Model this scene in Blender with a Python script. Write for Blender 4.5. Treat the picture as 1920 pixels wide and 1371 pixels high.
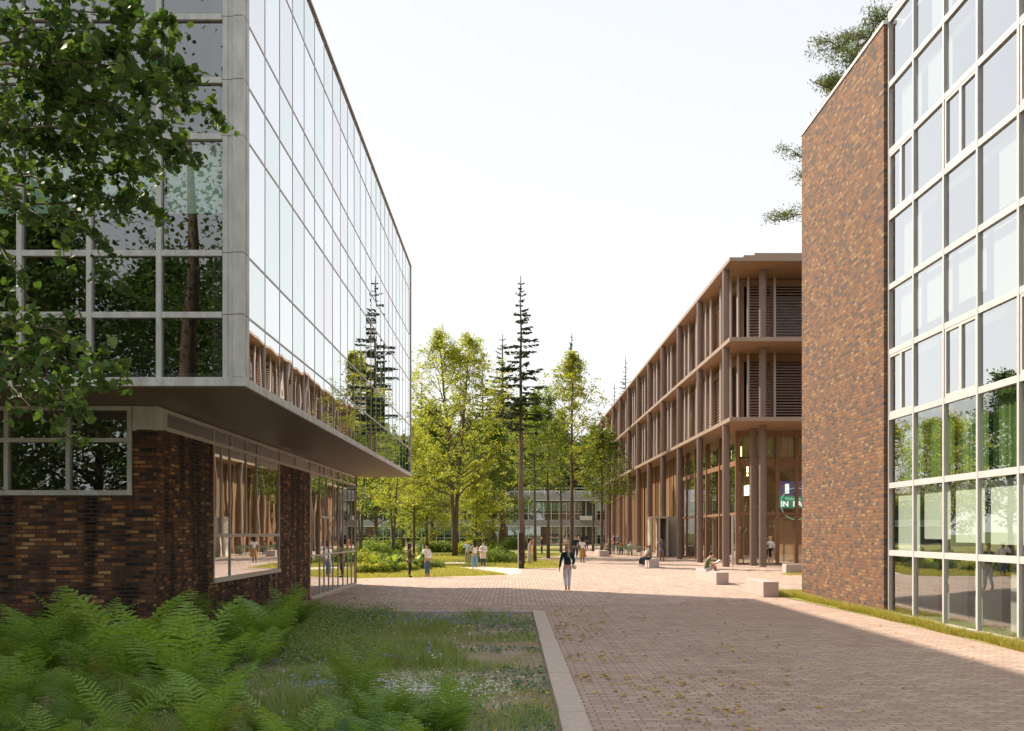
import bpy, math, random
import numpy as np
from mathutils import Vector, Matrix
R = math.radians
PI = math.pi
random.seed(7)
for o in list(bpy.data.objects):
    bpy.data.objects.remove(o)
scene = bpy.context.scene
C = scene.collection

# ---------------------------------------------------------------- camera
F = 1920.0
CAMH = 2.0
cam_d = bpy.data.cameras.new('camera')
cam = bpy.data.objects.new('camera', cam_d)
C.objects.link(cam)
cam.location = (0, 0, CAMH)
cam.rotation_euler = (R(90), 0, 0)
cam_d.sensor_width = 36
cam_d.lens = 36
cam_d.shift_y = 311.5 / 1920
cam_d.clip_end = 2000
scene.camera = cam

# ---------------------------------------------------------------- light
SUN_EL = R(40.5)
SUN_DIR = Vector((-0.774, 0.633, 0)).normalized()          # towards the sun, on the ground
w = bpy.data.worlds.new("World")
scene.world = w
w.use_nodes = True
nt = w.node_tree
nt.nodes.clear()
out = nt.nodes.new('ShaderNodeOutputWorld')
bg = nt.nodes.new('ShaderNodeBackground')
sky = nt.nodes.new('ShaderNodeTexSky')
sky.sky_type = 'NISHITA'
sky.sun_disc = False
sky.sun_elevation = SUN_EL
sky.sun_rotation = math.atan2(SUN_DIR.x, SUN_DIR.y)
sky.air_density = 1.0
sky.dust_density = 2.0
# thin bright veil of high cloud over the blue
veil = nt.nodes.new('ShaderNodeMix'); veil.data_type = 'RGBA'
tc = nt.nodes.new('ShaderNodeTexCoord')
nz = nt.nodes.new('ShaderNodeTexNoise'); nz.inputs['Scale'].default_value = 1.6; nz.inputs['Detail'].default_value = 3
mp = nt.nodes.new('ShaderNodeMapping'); mp.inputs['Scale'].default_value = (1, 1, 3)
nt.links.new(tc.outputs['Generated'], mp.inputs[0]); nt.links.new(mp.outputs[0], nz.inputs['Vector'])
mr = nt.nodes.new('ShaderNodeMapRange'); mr.inputs[3].default_value = 0.84; mr.inputs[4].default_value = 0.94
nt.links.new(nz.outputs[0], mr.inputs[0])
nt.links.new(mr.outputs[0], veil.inputs['Factor'])
nt.links.new(sky.outputs[0], veil.inputs['A'])
sx_ = nt.nodes.new('ShaderNodeSeparateXYZ'); nt.links.new(tc.outputs['Generated'], sx_.inputs[0])
vr = nt.nodes.new('ShaderNodeValToRGB'); nt.links.new(sx_.outputs[2], vr.inputs[0])
vr.color_ramp.elements[0].position = 0.0; vr.color_ramp.elements[0].color = (1.0, .985, .955, 1)
vr.color_ramp.elements[1].position = 0.62; vr.color_ramp.elements[1].color = (.78, .81, .845, 1)
vs_ = nt.nodes.new('ShaderNodeVectorMath'); vs_.operation = 'SCALE'; vs_.inputs['Scale'].default_value = 5.3
nt.links.new(vr.outputs[0], vs_.inputs[0]); nt.links.new(vs_.outputs[0], veil.inputs['B'])
nt.links.new(veil.outputs['Result'], bg.inputs['Color'])
bg.inputs['Strength'].default_value = 0.102
nt.links.new(bg.outputs[0], out.inputs['Surface'])
sl = bpy.data.lights.new('sun', 'SUN')
sl.energy = 3.6
sl.angle = R(0.9)
sl.color = (1.0, 0.87, 0.70)
sun = bpy.data.objects.new('sun', sl)
C.objects.link(sun)
sd = Vector((SUN_DIR.x * math.cos(SUN_EL), SUN_DIR.y * math.cos(SUN_EL), math.sin(SUN_EL)))
sun.rotation_euler = sd.to_track_quat('Z', 'Y').to_euler()
scene.view_settings.view_transform = 'Standard'
scene.view_settings.look = 'None'
scene.view_settings.exposure = 1.1
scene.view_settings.gamma = 1
scene.view_settings.use_curve_mapping = False
scene.render.engine = 'CYCLES'
scene.cycles.use_denoising = True
scene.cycles.max_bounces = 8
scene.cycles.transparent_max_bounces = 16
scene.cycles.diffuse_bounces = 3
scene.cycles.glossy_bounces = 4
scene.cycles.caustics_reflective = False
scene.cycles.caustics_refractive = False
scene.cycles.sample_clamp_indirect = 6

# ---------------------------------------------------------------- helpers
def gp(px, py):                      # ground point seen at a pixel of the 1920 px photo
    d = F * CAMH / (py - 997.0)
    return ((px - 960.0) / F * d, d)

def px2(px, py, d):                  # point at depth d
    return ((px - 960.0) / F * d, d, CAMH + (997.0 - py) / F * d)

def tag(o, label=None, cat=None, group=None, kind=None):
    if label: o['label'] = label
    if cat: o['category'] = cat
    if group: o['group'] = group
    if kind: o['kind'] = kind
    return o

def thing(name, label, cat, loc=(0, 0, 0), rz=0, group=None):
    o = bpy.data.objects.new(name, None)
    o.empty_display_size = 0.3
    C.objects.link(o)
    o.location = loc
    o.rotation_euler = (0, 0, rz)
    return tag(o, label, cat, group)

def link(name, me, parent=None, loc=None, rot=None, scale=None):
    o = bpy.data.objects.new(name, me)
    C.objects.link(o)
    if parent: o.parent = parent
    if loc is not None: o.location = loc
    if rot is not None: o.rotation_euler = rot
    if scale is not None: o.scale = scale if hasattr(scale, '__len__') else (scale,) * 3
    return o

def copy_tree(o, parent=None):
    c = o.copy()
    C.objects.link(c)
    c.parent = parent
    for ch in list(o.children):
        copy_tree(ch, c)
    return c

def np_mesh(name, verts, faces, mats, smooth=False, midx=None):
    """verts (N,3); faces (M,k) int array"""
    me = bpy.data.meshes.new(name)
    verts = np.asarray(verts, dtype=np.float32); faces = np.asarray(faces, dtype=np.int32)
    m, k = faces.shape
    me.vertices.add(len(verts)); me.vertices.foreach_set('co', verts.ravel())
    me.loops.add(m * k); me.loops.foreach_set('vertex_index', faces.ravel())
    me.polygons.add(m)
    me.polygons.foreach_set('loop_start', np.arange(m, dtype=np.int32) * k)
    if midx is not None: me.polygons.foreach_set('material_index', np.asarray(midx, dtype=np.int32))
    if smooth: me.polygons.foreach_set('use_smooth', np.ones(m, dtype=bool))
    me.update(calc_edges=True)
    for mm in (mats if isinstance(mats, (list, tuple)) else [mats]): me.materials.append(mm)
    return me

class MB:
    def __init__(s): s.v = []; s.f = []; s.mi = []; s.m = 0
    def add(s, vs, fs):
        b = len(s.v); s.v += [tuple(v) for v in vs]
        for f in fs: s.f.append(tuple(i + b for i in f)); s.mi.append(s.m)
        return s
    def box(s, x0, x1, y0, y1, z0, z1):
        if x0 > x1: x0, x1 = x1, x0
        if y0 > y1: y0, y1 = y1, y0
        if z0 > z1: z0, z1 = z1, z0
        return s.add([(x0, y0, z0), (x1, y0, z0), (x1, y1, z0), (x0, y1, z0), (x0, y0, z1), (x1, y0, z1), (x1, y1, z1), (x0, y1, z1)],
                     [(3, 2, 1, 0), (4, 5, 6, 7), (0, 1, 5, 4), (1, 2, 6, 5), (2, 3, 7, 6), (3, 0, 4, 7)])
    def prism(s, pts, z0, z1):
        n = len(pts)
        return s.add([(x, y, z0) for x, y in pts] + [(x, y, z1) for x, y in pts],
                     [tuple(range(n - 1, -1, -1)), tuple(range(n, 2 * n))] + [(i, (i + 1) % n, n + (i + 1) % n, n + i) for i in range(n)])
    def tube(s, pts, rads, sides=8, cap=True, sx=1.0):
        rings = []; n = len(pts); b = []
        P = [Vector(p) for p in pts]
        for i, p in enumerate(P):
            t = (P[min(i + 1, n - 1)] - P[max(i - 1, 0)])
            t = t.normalized() if t.length > 1e-9 else Vector((0, 0, 1))
            a = Vector((0, 1, 0)) if abs(t.z) > .8 else Vector((0, 0, 1))
            u = t.cross(a).normalized(); v = t.cross(u).normalized()
            r = rads[i] if hasattr(rads, '__len__') else rads
            for k in range(sides):
                an = 2 * PI * k / sides
                b.append(p + (u * math.cos(an) * sx + v * math.sin(an)) * r)
        fs = []
        for i in range(n - 1):
            for k in range(sides):
                k2 = (k + 1) % sides
                fs.append((i * sides + k, i * sides + k2, (i + 1) * sides + k2, (i + 1) * sides + k))
        if cap:
            fs.append(tuple(range(sides - 1, -1, -1))); fs.append(tuple((n - 1) * sides + k for k in range(sides)))
        return s.add(b, fs)
    def mesh(s, name, mats, smooth=False, off=(0, 0, 0)):
        me = bpy.data.meshes.new(name)
        ox, oy, oz = off
        me.from_pydata([(x - ox, y - oy, z - oz) for x, y, z in s.v], [], s.f)
        for mm in (mats if isinstance(mats, (list, tuple)) else [mats]): me.materials.append(mm)
        if len(me.materials) > 1: me.polygons.foreach_set('material_index', s.mi)
        if smooth: me.polygons.foreach_set('use_smooth', [True] * len(me.polygons))
        me.update()
        return me
    def build(s, name, mats, parent=None, smooth=False, bevel=0):
        off = parent.location if (parent and parent.rotation_euler.z == 0) else (0, 0, 0)
        o = link(name, s.mesh(name, mats, smooth, off), parent)
        if bevel:
            b = o.modifiers.new('bevel', 'BEVEL'); b.width = bevel; b.segments = 2; b.limit_method = 'ANGLE'
        return o

# ---------------------------------------------------------------- materials
def newmat(name):
    m = bpy.data.materials.new(name); m.use_nodes = True
    n = m.node_tree; n.nodes.clear()
    o = n.nodes.new('ShaderNodeOutputMaterial')
    return m, n, o
def N(n, typ, **kw):
    x = n.nodes.new(typ)
    for k, v in kw.items():
        if k in ('i',):
            for kk, vv in v.items(): x.inputs[kk].default_value = vv
        else: setattr(x, k, v)
    return x
def c4(c): return (c[0], c[1], c[2], 1)
def ramp(n, stops, interp='LINEAR'):
    r = n.nodes.new('ShaderNodeValToRGB'); r.color_ramp.interpolation = interp
    e = r.color_ramp.elements
    while len(e) < len(stops): e.new(0.5)
    for i, (p, c) in enumerate(stops): e[i].position = p; e[i].color = c4(c)
    return r
def plain(name, col, rough=.6, var=.12, scale=4.0, bump=0.0, bscale=40, metal=0.0, spec=.4, stretch=(1, 1, 1)):
    m, n, o = newmat(name)
    p = N(n, 'ShaderNodeBsdfPrincipled', i={'Roughness': rough, 'Metallic': metal, 'Specular IOR Level': spec})
    t = N(n, 'ShaderNodeTexCoord'); mp = N(n, 'ShaderNodeMapping', i={'Scale': stretch})
    n.links.new(t.outputs['Object'], mp.inputs[0])
    z = N(n, 'ShaderNodeTexNoise', i={'Scale': scale, 'Detail': 6.0, 'Roughness': .6})
    n.links.new(mp.outputs[0], z.inputs['Vector'])
    r = ramp(n, [(.28, [c * (1 - var) for c in col]), (.72, [min(1, c * (1 + var)) for c in col])])
    n.links.new(z.outputs[0], r.inputs[0]); n.links.new(r.outputs[0], p.inputs['Base Color'])
    if bump:
        z2 = N(n, 'ShaderNodeTexNoise', i={'Scale': bscale, 'Detail': 4.0}); n.links.new(mp.outputs[0], z2.inputs['Vector'])
        b = N(n, 'ShaderNodeBump', i={'Strength': bump, 'Distance': .02}); n.links.new(z2.outputs[0], b.inputs['Height']); n.links.new(b.outputs[0], p.inputs['Normal'])
    n.links.new(p.outputs[0], o.inputs[0])
    return m

def brick_mat(name, stops, mortar, bw=.24, bh=.075, ms=.011, stain=0.0, bump=.6, stainscale=1.4):
    m, n, o = newmat(name)
    p = N(n, 'ShaderNodeBsdfPrincipled', i={'Roughness': .85, 'Specular IOR Level': .25})
    g = N(n, 'ShaderNodeNewGeometry'); t = N(n, 'ShaderNodeTexCoord')
    sn = N(n, 'ShaderNodeSeparateXYZ'); sp = N(n, 'ShaderNodeSeparateXYZ')
    n.links.new(g.outputs['True Normal'], sn.inputs[0]); n.links.new(t.outputs['Object'], sp.inputs[0])
    ab = N(n, 'ShaderNodeMath', operation='ABSOLUTE'); n.links.new(sn.outputs[0], ab.inputs[0])
    gt = N(n, 'ShaderNodeMath', operation='GREATER_THAN', i={1: .5}); n.links.new(ab.outputs[0], gt.inputs[0])
    mx = N(n, 'ShaderNodeMix'); n.links.new(gt.outputs[0], mx.inputs[0]); n.links.new(sp.outputs[0], mx.inputs[2]); n.links.new(sp.outputs[1], mx.inputs[3])
    cb = N(n, 'ShaderNodeCombineXYZ'); n.links.new(mx.outputs[0], cb.inputs[0]); n.links.new(sp.outputs[2], cb.inputs[1])
    # slightly uneven coursing
    nz = N(n, 'ShaderNodeTexNoise', i={'Scale': 3.0, 'Detail': 2.0}); n.links.new(cb.outputs[0], nz.inputs['Vector'])
    vm = N(n, 'ShaderNodeVectorMath', operation='SCALE', i={'Scale': .012}); n.links.new(nz.outputs['Color'], vm.inputs[0])
    va = N(n, 'ShaderNodeVectorMath', operation='ADD'); n.links.new(cb.outputs[0], va.inputs[0]); n.links.new(vm.outputs[0], va.inputs[1])
    b = N(n, 'ShaderNodeTexBrick', i={'Scale': 1.0, 'Mortar Size': ms, 'Mortar Smooth': .25, 'Brick Width': bw, 'Row Height': bh, 'Bias': 0.0,
                                     'Color1': (0, 0, 0, 1), 'Color2': (1, 1, 1, 1), 'Mortar': (.5, .5, .5, 1)})
    n.links.new(va.outputs[0], b.inputs['Vector'])
    r = ramp(n, stops, 'LINEAR'); n.links.new(b.outputs['Color'], r.inputs[0])
    # mottling inside each brick
    z = N(n, 'ShaderNodeTexNoise', i={'Scale': 28.0, 'Detail': 4.0}); n.links.new(cb.outputs[0], z.inputs['Vector'])
    mr = N(n, 'ShaderNodeMapRange', i={1: .3, 2: .7, 3: .72, 4: 1.25}); n.links.new(z.outputs[0], mr.inputs[0])
    mm = N(n, 'ShaderNodeMix', data_type='RGBA', blend_type='MULTIPLY', i={0: 1.0}); n.links.new(r.outputs[0], mm.inputs[6]); n.links.new(mr.outputs[0], mm.inputs[7])
    last = mm.outputs[2]
    if stain:
        mp = N(n, 'ShaderNodeMapping', i={'Scale': (stainscale, .22, 1)}); n.links.new(cb.outputs[0], mp.inputs[0])
        z3 = N(n, 'ShaderNodeTexNoise', i={'Scale': 1.0, 'Detail': 5.0}); n.links.new(mp.outputs[0], z3.inputs['Vector'])
        rr = ramp(n, [(.40, (1 - stain,) * 3), (.56, (1.15, 1.15, 1.15))]); n.links.new(z3.outputs[0], rr.inputs[0])
        m3 = N(n, 'ShaderNodeMix', data_type='RGBA', blend_type='MULTIPLY', i={0: 1.0}); n.links.new(last, m3.inputs[6]); n.links.new(rr.outputs[0], m3.inputs[7])
        last = m3.outputs[2]
    mo = N(n, 'ShaderNodeMix', data_type='RGBA', i={7: c4(mortar)}); n.links.new(b.outputs['Fac'], mo.inputs[0]); n.links.new(last, mo.inputs[6])
    n.links.new(mo.outputs[2], p.inputs['Base Color'])
    inv = N(n, 'ShaderNodeMath', operation='SUBTRACT', i={0: 1.0}); n.links.new(b.outputs['Fac'], inv.inputs[1])
    ad = N(n, 'ShaderNodeMath', operation='MULTIPLY_ADD', i={1: .35}); n.links.new(b.outputs['Color'], ad.inputs[0]); n.links.new(inv.outputs[0], ad.inputs[2])
    ad2 = N(n, 'ShaderNodeMath', operation='MULTIPLY_ADD', i={1: .35}); n.links.new(z.outputs[0], ad2.inputs[0]); n.links.new(ad.outputs[0], ad2.inputs[2])
    bp = N(n, 'ShaderNodeBump', i={'Strength': bump, 'Distance': .02}); n.links.new(ad2.outputs[0], bp.inputs['Height']); n.links.new(bp.outputs[0], p.inputs['Normal'])
    n.links.new(p.outputs[0], o.inputs[0])
    return m

def paving_mat(name, along_y=False, bw=.23, bh=.122):
    m, n, o = newmat(name)
    p = N(n, 'ShaderNodeBsdfPrincipled', i={'Roughness': .8, 'Specular IOR Level': .3})
    t = N(n, 'ShaderNodeTexCoord'); mp = N(n, 'ShaderNodeMapping')
    if along_y: mp.inputs['Rotation'].default_value = (0, 0, R(90))
    n.links.new(t.outputs['Object'], mp.inputs[0])
    b = N(n, 'ShaderNodeTexBrick', offset=.36, offset_frequency=2, i={'Scale': 1.0, 'Mortar Size': .010 if not along_y else .011, 'Mortar Smooth': .35, 'Brick Width': bw, 'Row Height': bh, 'Color1': (0, 0, 0, 1), 'Color2': (1, 1, 1, 1), 'Mortar': (.5, .5, .5, 1)})
    n.links.new(mp.outputs[0], b.inputs['Vector'])
    r = ramp(n, [(0, (.45, .325, .275)), (.35, (.50, .37, .31)), (.7, (.54, .41, .345)), (1, (.61, .475, .40))]); n.links.new(b.outputs['Color'], r.inputs[0])
    z = N(n, 'ShaderNodeTexNoise', i={'Scale': .45, 'Detail': 7.0, 'Roughness': .65}); n.links.new(t.outputs['Object'], z.inputs['Vector'])
    rr = ramp(n, [(.28, (.80, .77, .75)), (.45, (.98, .94, .92)), (.6, (1, 1, .98)), (.75, (1.1, 1.1, 1.07))]); n.links.new(z.outputs[0], rr.inputs[0])
    mm = N(n, 'ShaderNodeMix', data_type='RGBA', blend_type='MULTIPLY', i={0: 1.0}); n.links.new(r.outputs[0], mm.inputs[6]); n.links.new(rr.outputs[0], mm.inputs[7])
    z2 = N(n, 'ShaderNodeTexNoise', i={'Scale': 60.0, 'Detail': 3.0}); n.links.new(t.outputs['Object'], z2.inputs['Vector'])
    r2 = ramp(n, [(.3, (.85,) * 3), (.7, (1.12,) * 3)]); n.links.new(z2.outputs[0], r2.inputs[0])
    m2 = N(n, 'ShaderNodeMix', data_type='RGBA', blend_type='MULTIPLY', i={0: 1.0}); n.links.new(mm.outputs[2], m2.inputs[6]); n.links.new(r2.outputs[0], m2.inputs[7])
    mo = N(n, 'ShaderNodeMix', data_type='RGBA', i={7: ((.25, .185, .14, 1) if not along_y else (.27, .20, .15, 1))}); n.links.new(b.outputs['Fac'], mo.inputs[0]); n.links.new(m2.outputs[2], mo.inputs[6])
    n.links.new(mo.outputs[2], p.inputs['Base Color'])
    inv = N(n, 'ShaderNodeMath', operation='MULTIPLY_ADD', i={1: -1.0, 2: 1.0}); n.links.new(b.outputs['Fac'], inv.inputs[0])
    a2 = N(n, 'ShaderNodeMath', operation='MULTIPLY_ADD', i={1: .3}); n.links.new(b.outputs['Color'], a2.inputs[0]); n.links.new(inv.outputs[0], a2.inputs[2])
    bp = N(n, 'ShaderNodeBump', i={'Strength': .5, 'Distance': .012}); n.links.new(a2.outputs[0], bp.inputs['Height']); n.links.new(bp.outputs[0], p.inputs['Normal'])
    n.links.new(p.outputs[0], o.inputs[0])
    return m

def glass_mat(name, tint=(.8, .9, .87), base=.2, power=1.2, wave=.02, wscale=.9, refl=(.95, .97, .98)):
    m, n, o = newmat(name)
    tr = N(n, 'ShaderNodeBsdfTransparent', i={'Color': c4(tint)})
    gl = N(n, 'ShaderNodeBsdfGlossy', i={'Color': c4(refl), 'Roughness': 0.0})
    lw = N(n, 'ShaderNodeLayerWeight', i={'Blend': .5})
    pw = N(n, 'ShaderNodeMath', operation='POWER', i={1: power}); n.links.new(lw.outputs['Facing'], pw.inputs[0])
    ma = N(n, 'ShaderNodeMath', operation='MULTIPLY_ADD', i={1: 1 - base, 2: base}); n.links.new(pw.outputs[0], ma.inputs[0])
    t = N(n, 'ShaderNodeTexCoord')
    g = N(n, 'ShaderNodeNewGeometry')
    z = N(n, 'ShaderNodeTexNoise', i={'Scale': wscale, 'Detail': 1.0}); n.links.new(g.outputs['Position'], z.inputs['Vector'])
    b = N(n, 'ShaderNodeBump', i={'Strength': 1.0, 'Distance': wave}); n.links.new(z.outputs[0], b.inputs['Height'])
    n.links.new(b.outputs[0], gl.inputs['Normal'])
    mx = N(n, 'ShaderNodeMixShader'); n.links.new(ma.outputs[0], mx.inputs[0]); n.links.new(tr.outputs[0], mx.inputs[1]); n.links.new(gl.outputs[0], mx.inputs[2])
    n.links.new(mx.outputs[0], o.inputs[0])
    return m

def leaf_mat(name, cols, trans=.45, rough=.5):
    m, n, o = newmat(name)
    g = N(n, 'ShaderNodeNewGeometry')
    k = len(cols)
    r = ramp(n, [(i / (k - 1), c) for i, c in enumerate(cols)]); n.links.new(g.outputs['Random Per Island'], r.inputs[0])
    oi = N(n, 'ShaderNodeObjectInfo')
    mr = N(n, 'ShaderNodeMapRange', i={3: .85, 4: 1.15}); n.links.new(oi.outputs['Random'], mr.inputs[0])
    mm = N(n, 'ShaderNodeMix', data_type='RGBA', blend_type='MULTIPLY', i={0: 1.0}); n.links.new(r.outputs[0], mm.inputs[6]); n.links.new(mr.outputs[0], mm.inputs[7])
    p = N(n, 'ShaderNodeBsdfPrincipled', i={'Roughness': rough, 'Specular IOR Level': .3}); n.links.new(mm.outputs[2], p.inputs['Base Color'])
    tl = N(n, 'ShaderNodeBsdfTranslucent')
    ms = N(n, 'ShaderNodeMix', data_type='RGBA', blend_type='MULTIPLY', i={0: 1.0, 7: (1.5, 1.45, .55, 1)}); n.links.new(mm.outputs[2], ms.inputs[6]); n.links.new(ms.outputs[2], tl.inputs['Color'])
    mx = N(n, 'ShaderNodeMixShader', i={0: trans}); n.links.new(p.outputs[0], mx.inputs[1]); n.links.new(tl.outputs[0], mx.inputs[2])
    n.links.new(mx.outputs[0], o.inputs[0])
    return m

def stripes_mat(name, cols, scale, axis=0, rough=.8, trans=0.0):
    m, n, o = newmat(name)
    t = N(n, 'ShaderNodeTexCoord'); mp = N(n, 'ShaderNodeMapping')
    s = [0.02, 0.02, 0.02, 0]; s[axis] = scale
    if axis == 3: s = [scale, scale, .02]
    mp.inputs['Scale'].default_value = s[:3]
    n.links.new(t.outputs['Object'], mp.inputs[0])
    z = N(n, 'ShaderNodeTexNoise', i={'Scale': 1.0, 'Detail': 3.0, 'Roughness': .7}); n.links.new(mp.outputs[0], z.inputs['Vector'])
    k = len(cols)
    r = ramp(n, [(.25 + .5 * i / (k - 1), c) for i, c in enumerate(cols)]); n.links.new(z.outputs[0], r.inputs[0])
    p = N(n, 'ShaderNodeBsdfPrincipled', i={'Roughness': rough, 'Specular IOR Level': .2}); n.links.new(r.outputs[0], p.inputs['Base Color'])
    if trans:
        tl = N(n, 'ShaderNodeBsdfTranslucent'); n.links.new(r.outputs[0], tl.inputs[0])
        mx = N(n, 'ShaderNodeMixShader', i={0: trans}); n.links.new(p.outputs[0], mx.inputs[1]); n.links.new(tl.outputs[0], mx.inputs[2]); n.links.new(mx.outputs[0], o.inputs[0])
    else: n.links.new(p.outputs[0], o.inputs[0])
    return m

def ground_mat(name, cols, scale=1.2, bump=.6, fine=40):
    m, n, o = newmat(name)
    t = N(n, 'ShaderNodeTexCoord')
    z = N(n, 'ShaderNodeTexNoise', i={'Scale': scale, 'Detail': 8.0, 'Roughness': .7}); n.links.new(t.outputs['Object'], z.inputs['Vector'])
    k = len(cols)
    r = ramp(n, [(.3 + .4 * i / (k - 1), c) for i, c in enumerate(cols)]); n.links.new(z.outputs[0], r.inputs[0])
    z2 = N(n, 'ShaderNodeTexNoise', i={'Scale': fine, 'Detail': 5.0}); n.links.new(t.outputs['Object'], z2.inputs['Vector'])
    r2 = ramp(n, [(.3, (.7,) * 3), (.7, (1.25,) * 3)]); n.links.new(z2.outputs[0], r2.inputs[0])
    m2 = N(n, 'ShaderNodeMix', data_type='RGBA', blend_type='MULTIPLY', i={0: 1.0}); n.links.new(r.outputs[0], m2.inputs[6]); n.links.new(r2.outputs[0], m2.inputs[7])
    p = N(n, 'ShaderNodeBsdfPrincipled', i={'Roughness': .95, 'Specular IOR Level': .1}); n.links.new(m2.outputs[2], p.inputs['Base Color'])
    b = N(n, 'ShaderNodeBump', i={'Strength': bump, 'Distance': .03}); n.links.new(z2.outputs[0], b.inputs['Height']); n.links.new(b.outputs[0], p.inputs['Normal'])
    n.links.new(p.outputs[0], o.inputs[0])
    return m

M = {}
M['brick_dark'] = brick_mat('dark_stained_brick', [(0, (.035, .024, .022)), (.22, (.08, .04, .03)), (.42, (.19, .075, .04)), (.62, (.11, .06, .045)), (.82, (.30, .13, .05)), (1, (.44, .25, .11))], (.07, .06, .052), bw=.23, bh=.068, stain=.88, stainscale=2.2)
M['brick_warm'] = brick_mat('warm_brick', [(0, (.095, .075, .07)), (.15, (.13, .088, .075)), (.32, (.19, .10, .07)), (.55, (.23, .115, .07)), (.75, (.28, .128, .065)), (.9, (.31, .165, .08)), (1, (.37, .235, .12))], (.16, .125, .09), bw=.215, bh=.088, ms=.012, bump=1.0)
M['steel'] = plain('weathered_pale_metal', (.56, .56, .55), rough=.55, var=.22, scale=2.5, bump=.08, metal=0.0, stretch=(2.5, 2.5, .8))
M['white_frame'] = plain('off_white_frame', (.62, .60, .59), rough=.5, var=.06, scale=3)
M['frame_pink'] = plain('warm_grey_frame', (.62, .55, .49), rough=.5, var=.08)
M['bronze'] = plain('bronze_soffit', (.19, .13, .10), rough=.55, var=.05, scale=.6)
M['coping'] = plain('bronze_coping', (.50, .45, .40), rough=.5, var=.1)
M['glass'] = glass_mat('coated_glass', tint=(.86, .93, .90), base=.19, power=1.35, wave=.0012, wscale=1.0)
M['glass_side'] = glass_mat('mirror_glass', tint=(.45, .52, .50), base=.5, power=.7, wave=.0015, wscale=.9)
M['glass_right'] = glass_mat('green_glass', tint=(.88, .95, .90), base=.09, power=2.1, wave=.002, wscale=.8)
M['glass_clear'] = glass_mat('lobby_glass', tint=(.88, .86, .80), base=.16, power=1.5, wave=.002, wscale=.6)
M['interior'] = plain('dark_room', (.06, .06, .055), rough=.9, var=.2)
M['interior_lit'] = plain('pale_room', (.45, .45, .42), rough=.9, var=.1)
M['blind_teal'] = plain('pale_teal_blind', (.55, .72, .65), rough=.8, var=.03, scale=1)
M['blind_white'] = plain('white_blind', (.80, .84, .76), rough=.8, var=.03, scale=1)
M['curtain_green'] = stripes_mat('green_curtain', [(.20, .30, .10), (.25, .36, .13), (.31, .43, .17)], 6, axis=3, trans=.2)
M['rust'] = plain('red_brown_metal', (.20, .138, .115), rough=.5, var=.08, scale=1.0)
M['rust_light'] = plain('pale_brown_slab', (.31, .225, .17), rough=.5, var=.06, scale=1.0)
M['fin'] = plain('grey_aluminium_fin', (.46, .41, .39), rough=.4, var=.05, scale=1.0)
M['slat'] = plain('wood_louvre', (.52, .33, .24), rough=.6, var=.2, scale=2)
M['slat_front'] = plain('bronze_louvre', (.42, .27, .215), rough=.45, var=.08, scale=2)
M['timber'] = stripes_mat('timber_cladding', [(.13, .07, .04), (.25, .145, .08), (.38, .235, .135)], 3.0, axis=1, rough=.6)
M['timber_post'] = plain('dark_timber', (.26, .14, .08), rough=.5, var=.15, scale=2)
M['timber_soffit'] = plain('timber_soffit', (.31, .185, .105), rough=.55, var=.1, scale=1.5, stretch=(6, .4, 1))
M['lobby_wall'] = plain('lobby_wall', (.33, .22, .14), rough=.8, var=.2, scale=.6)
M['bark'] = plain('grey_brown_bark', (.12, .09, .065), rough=.95, var=.4, scale=6, bump=.6, bscale=14, stretch=(1, 1, .25))
M['bark_red'] = plain('spruce_bark', (.15, .10, .075), rough=.95, var=.4, scale=6, bump=.7, bscale=12, stretch=(1, 1, .2))
M['leaf_yellow'] = leaf_mat('yellow_green_leaves', [(.18, .24, .04), (.27, .32, .055), (.37, .39, .07), (.46, .43, .08)], trans=.5)
M['leaf_mid'] = leaf_mat('mid_green_leaves', [(.07, .13, .03), (.12, .19, .035), (.18, .25, .04), (.28, .31, .05)], trans=.45)
M['leaf_dark'] = leaf_mat('dark_green_leaves', [(.04, .085, .025), (.055, .11, .03), (.08, .15, .04), (.13, .20, .06)], trans=.35, rough=.6)
M['needles'] = leaf_mat('spruce_needles', [(.028, .05, .025), (.042, .07, .03), (.06, .09, .035)], trans=.15, rough=.7)
M['needles_warm'] = leaf_mat('pine_needles', [(.09, .13, .04), (.14, .18, .05), (.20, .23, .07)], trans=.2, rough=.7)
M['fern'] = leaf_mat('fern_green', [(.16, .27, .05), (.22, .35, .07), (.28, .42, .10)], trans=.4, rough=.5)
M['fern_dark'] = leaf_mat('fern_deep_green', [(.10, .19, .035), (.13, .24, .045), (.17, .29, .055)], trans=.4, rough=.5)
M['grass'] = leaf_mat('wild_grass', [(.16, .26, .08), (.24, .33, .11), (.32, .38, .15), (.46, .44, .24)], trans=.35, rough=.6)
M['lawn_blades'] = leaf_mat('lawn_grass', [(.26, .27, .07), (.38, .35, .10), (.50, .44, .17)], trans=.35, rough=.7)
M['weed'] = leaf_mat('low_weeds', [(.14, .22, .06), (.20, .28, .08), (.28, .36, .15)], trans=.3, rough=.6)
M['sage'] = leaf_mat('silvery_ground_cover', [(.16, .26, .17), (.24, .36, .25), (.34, .46, .36)], trans=.2, rough=.7)
M['petal_blue'] = leaf_mat('blue_petals', [(.16, .22, .60), (.25, .34, .75), (.45, .55, .85)], trans=.2)
M['petal_white'] = leaf_mat('white_petals', [(.65, .68, .66), (.85, .85, .85)], trans=.2)
M['petal_pink'] = leaf_mat('pink_petals', [(.55, .22, .42), (.75, .45, .62)], trans=.2)
M['leaf_fallen'] = leaf_mat('fallen_yellow_leaves', [(.55, .36, .03), (.72, .52, .05), (.45, .22, .04), (.60, .58, .08)], trans=.1, rough=.7)
M['soil'] = ground_mat('garden_soil', [(.24, .19, .13), (.36, .29, .20), (.45, .37, .27), (.22, .25, .11)], scale=.9, fine=25)
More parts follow.
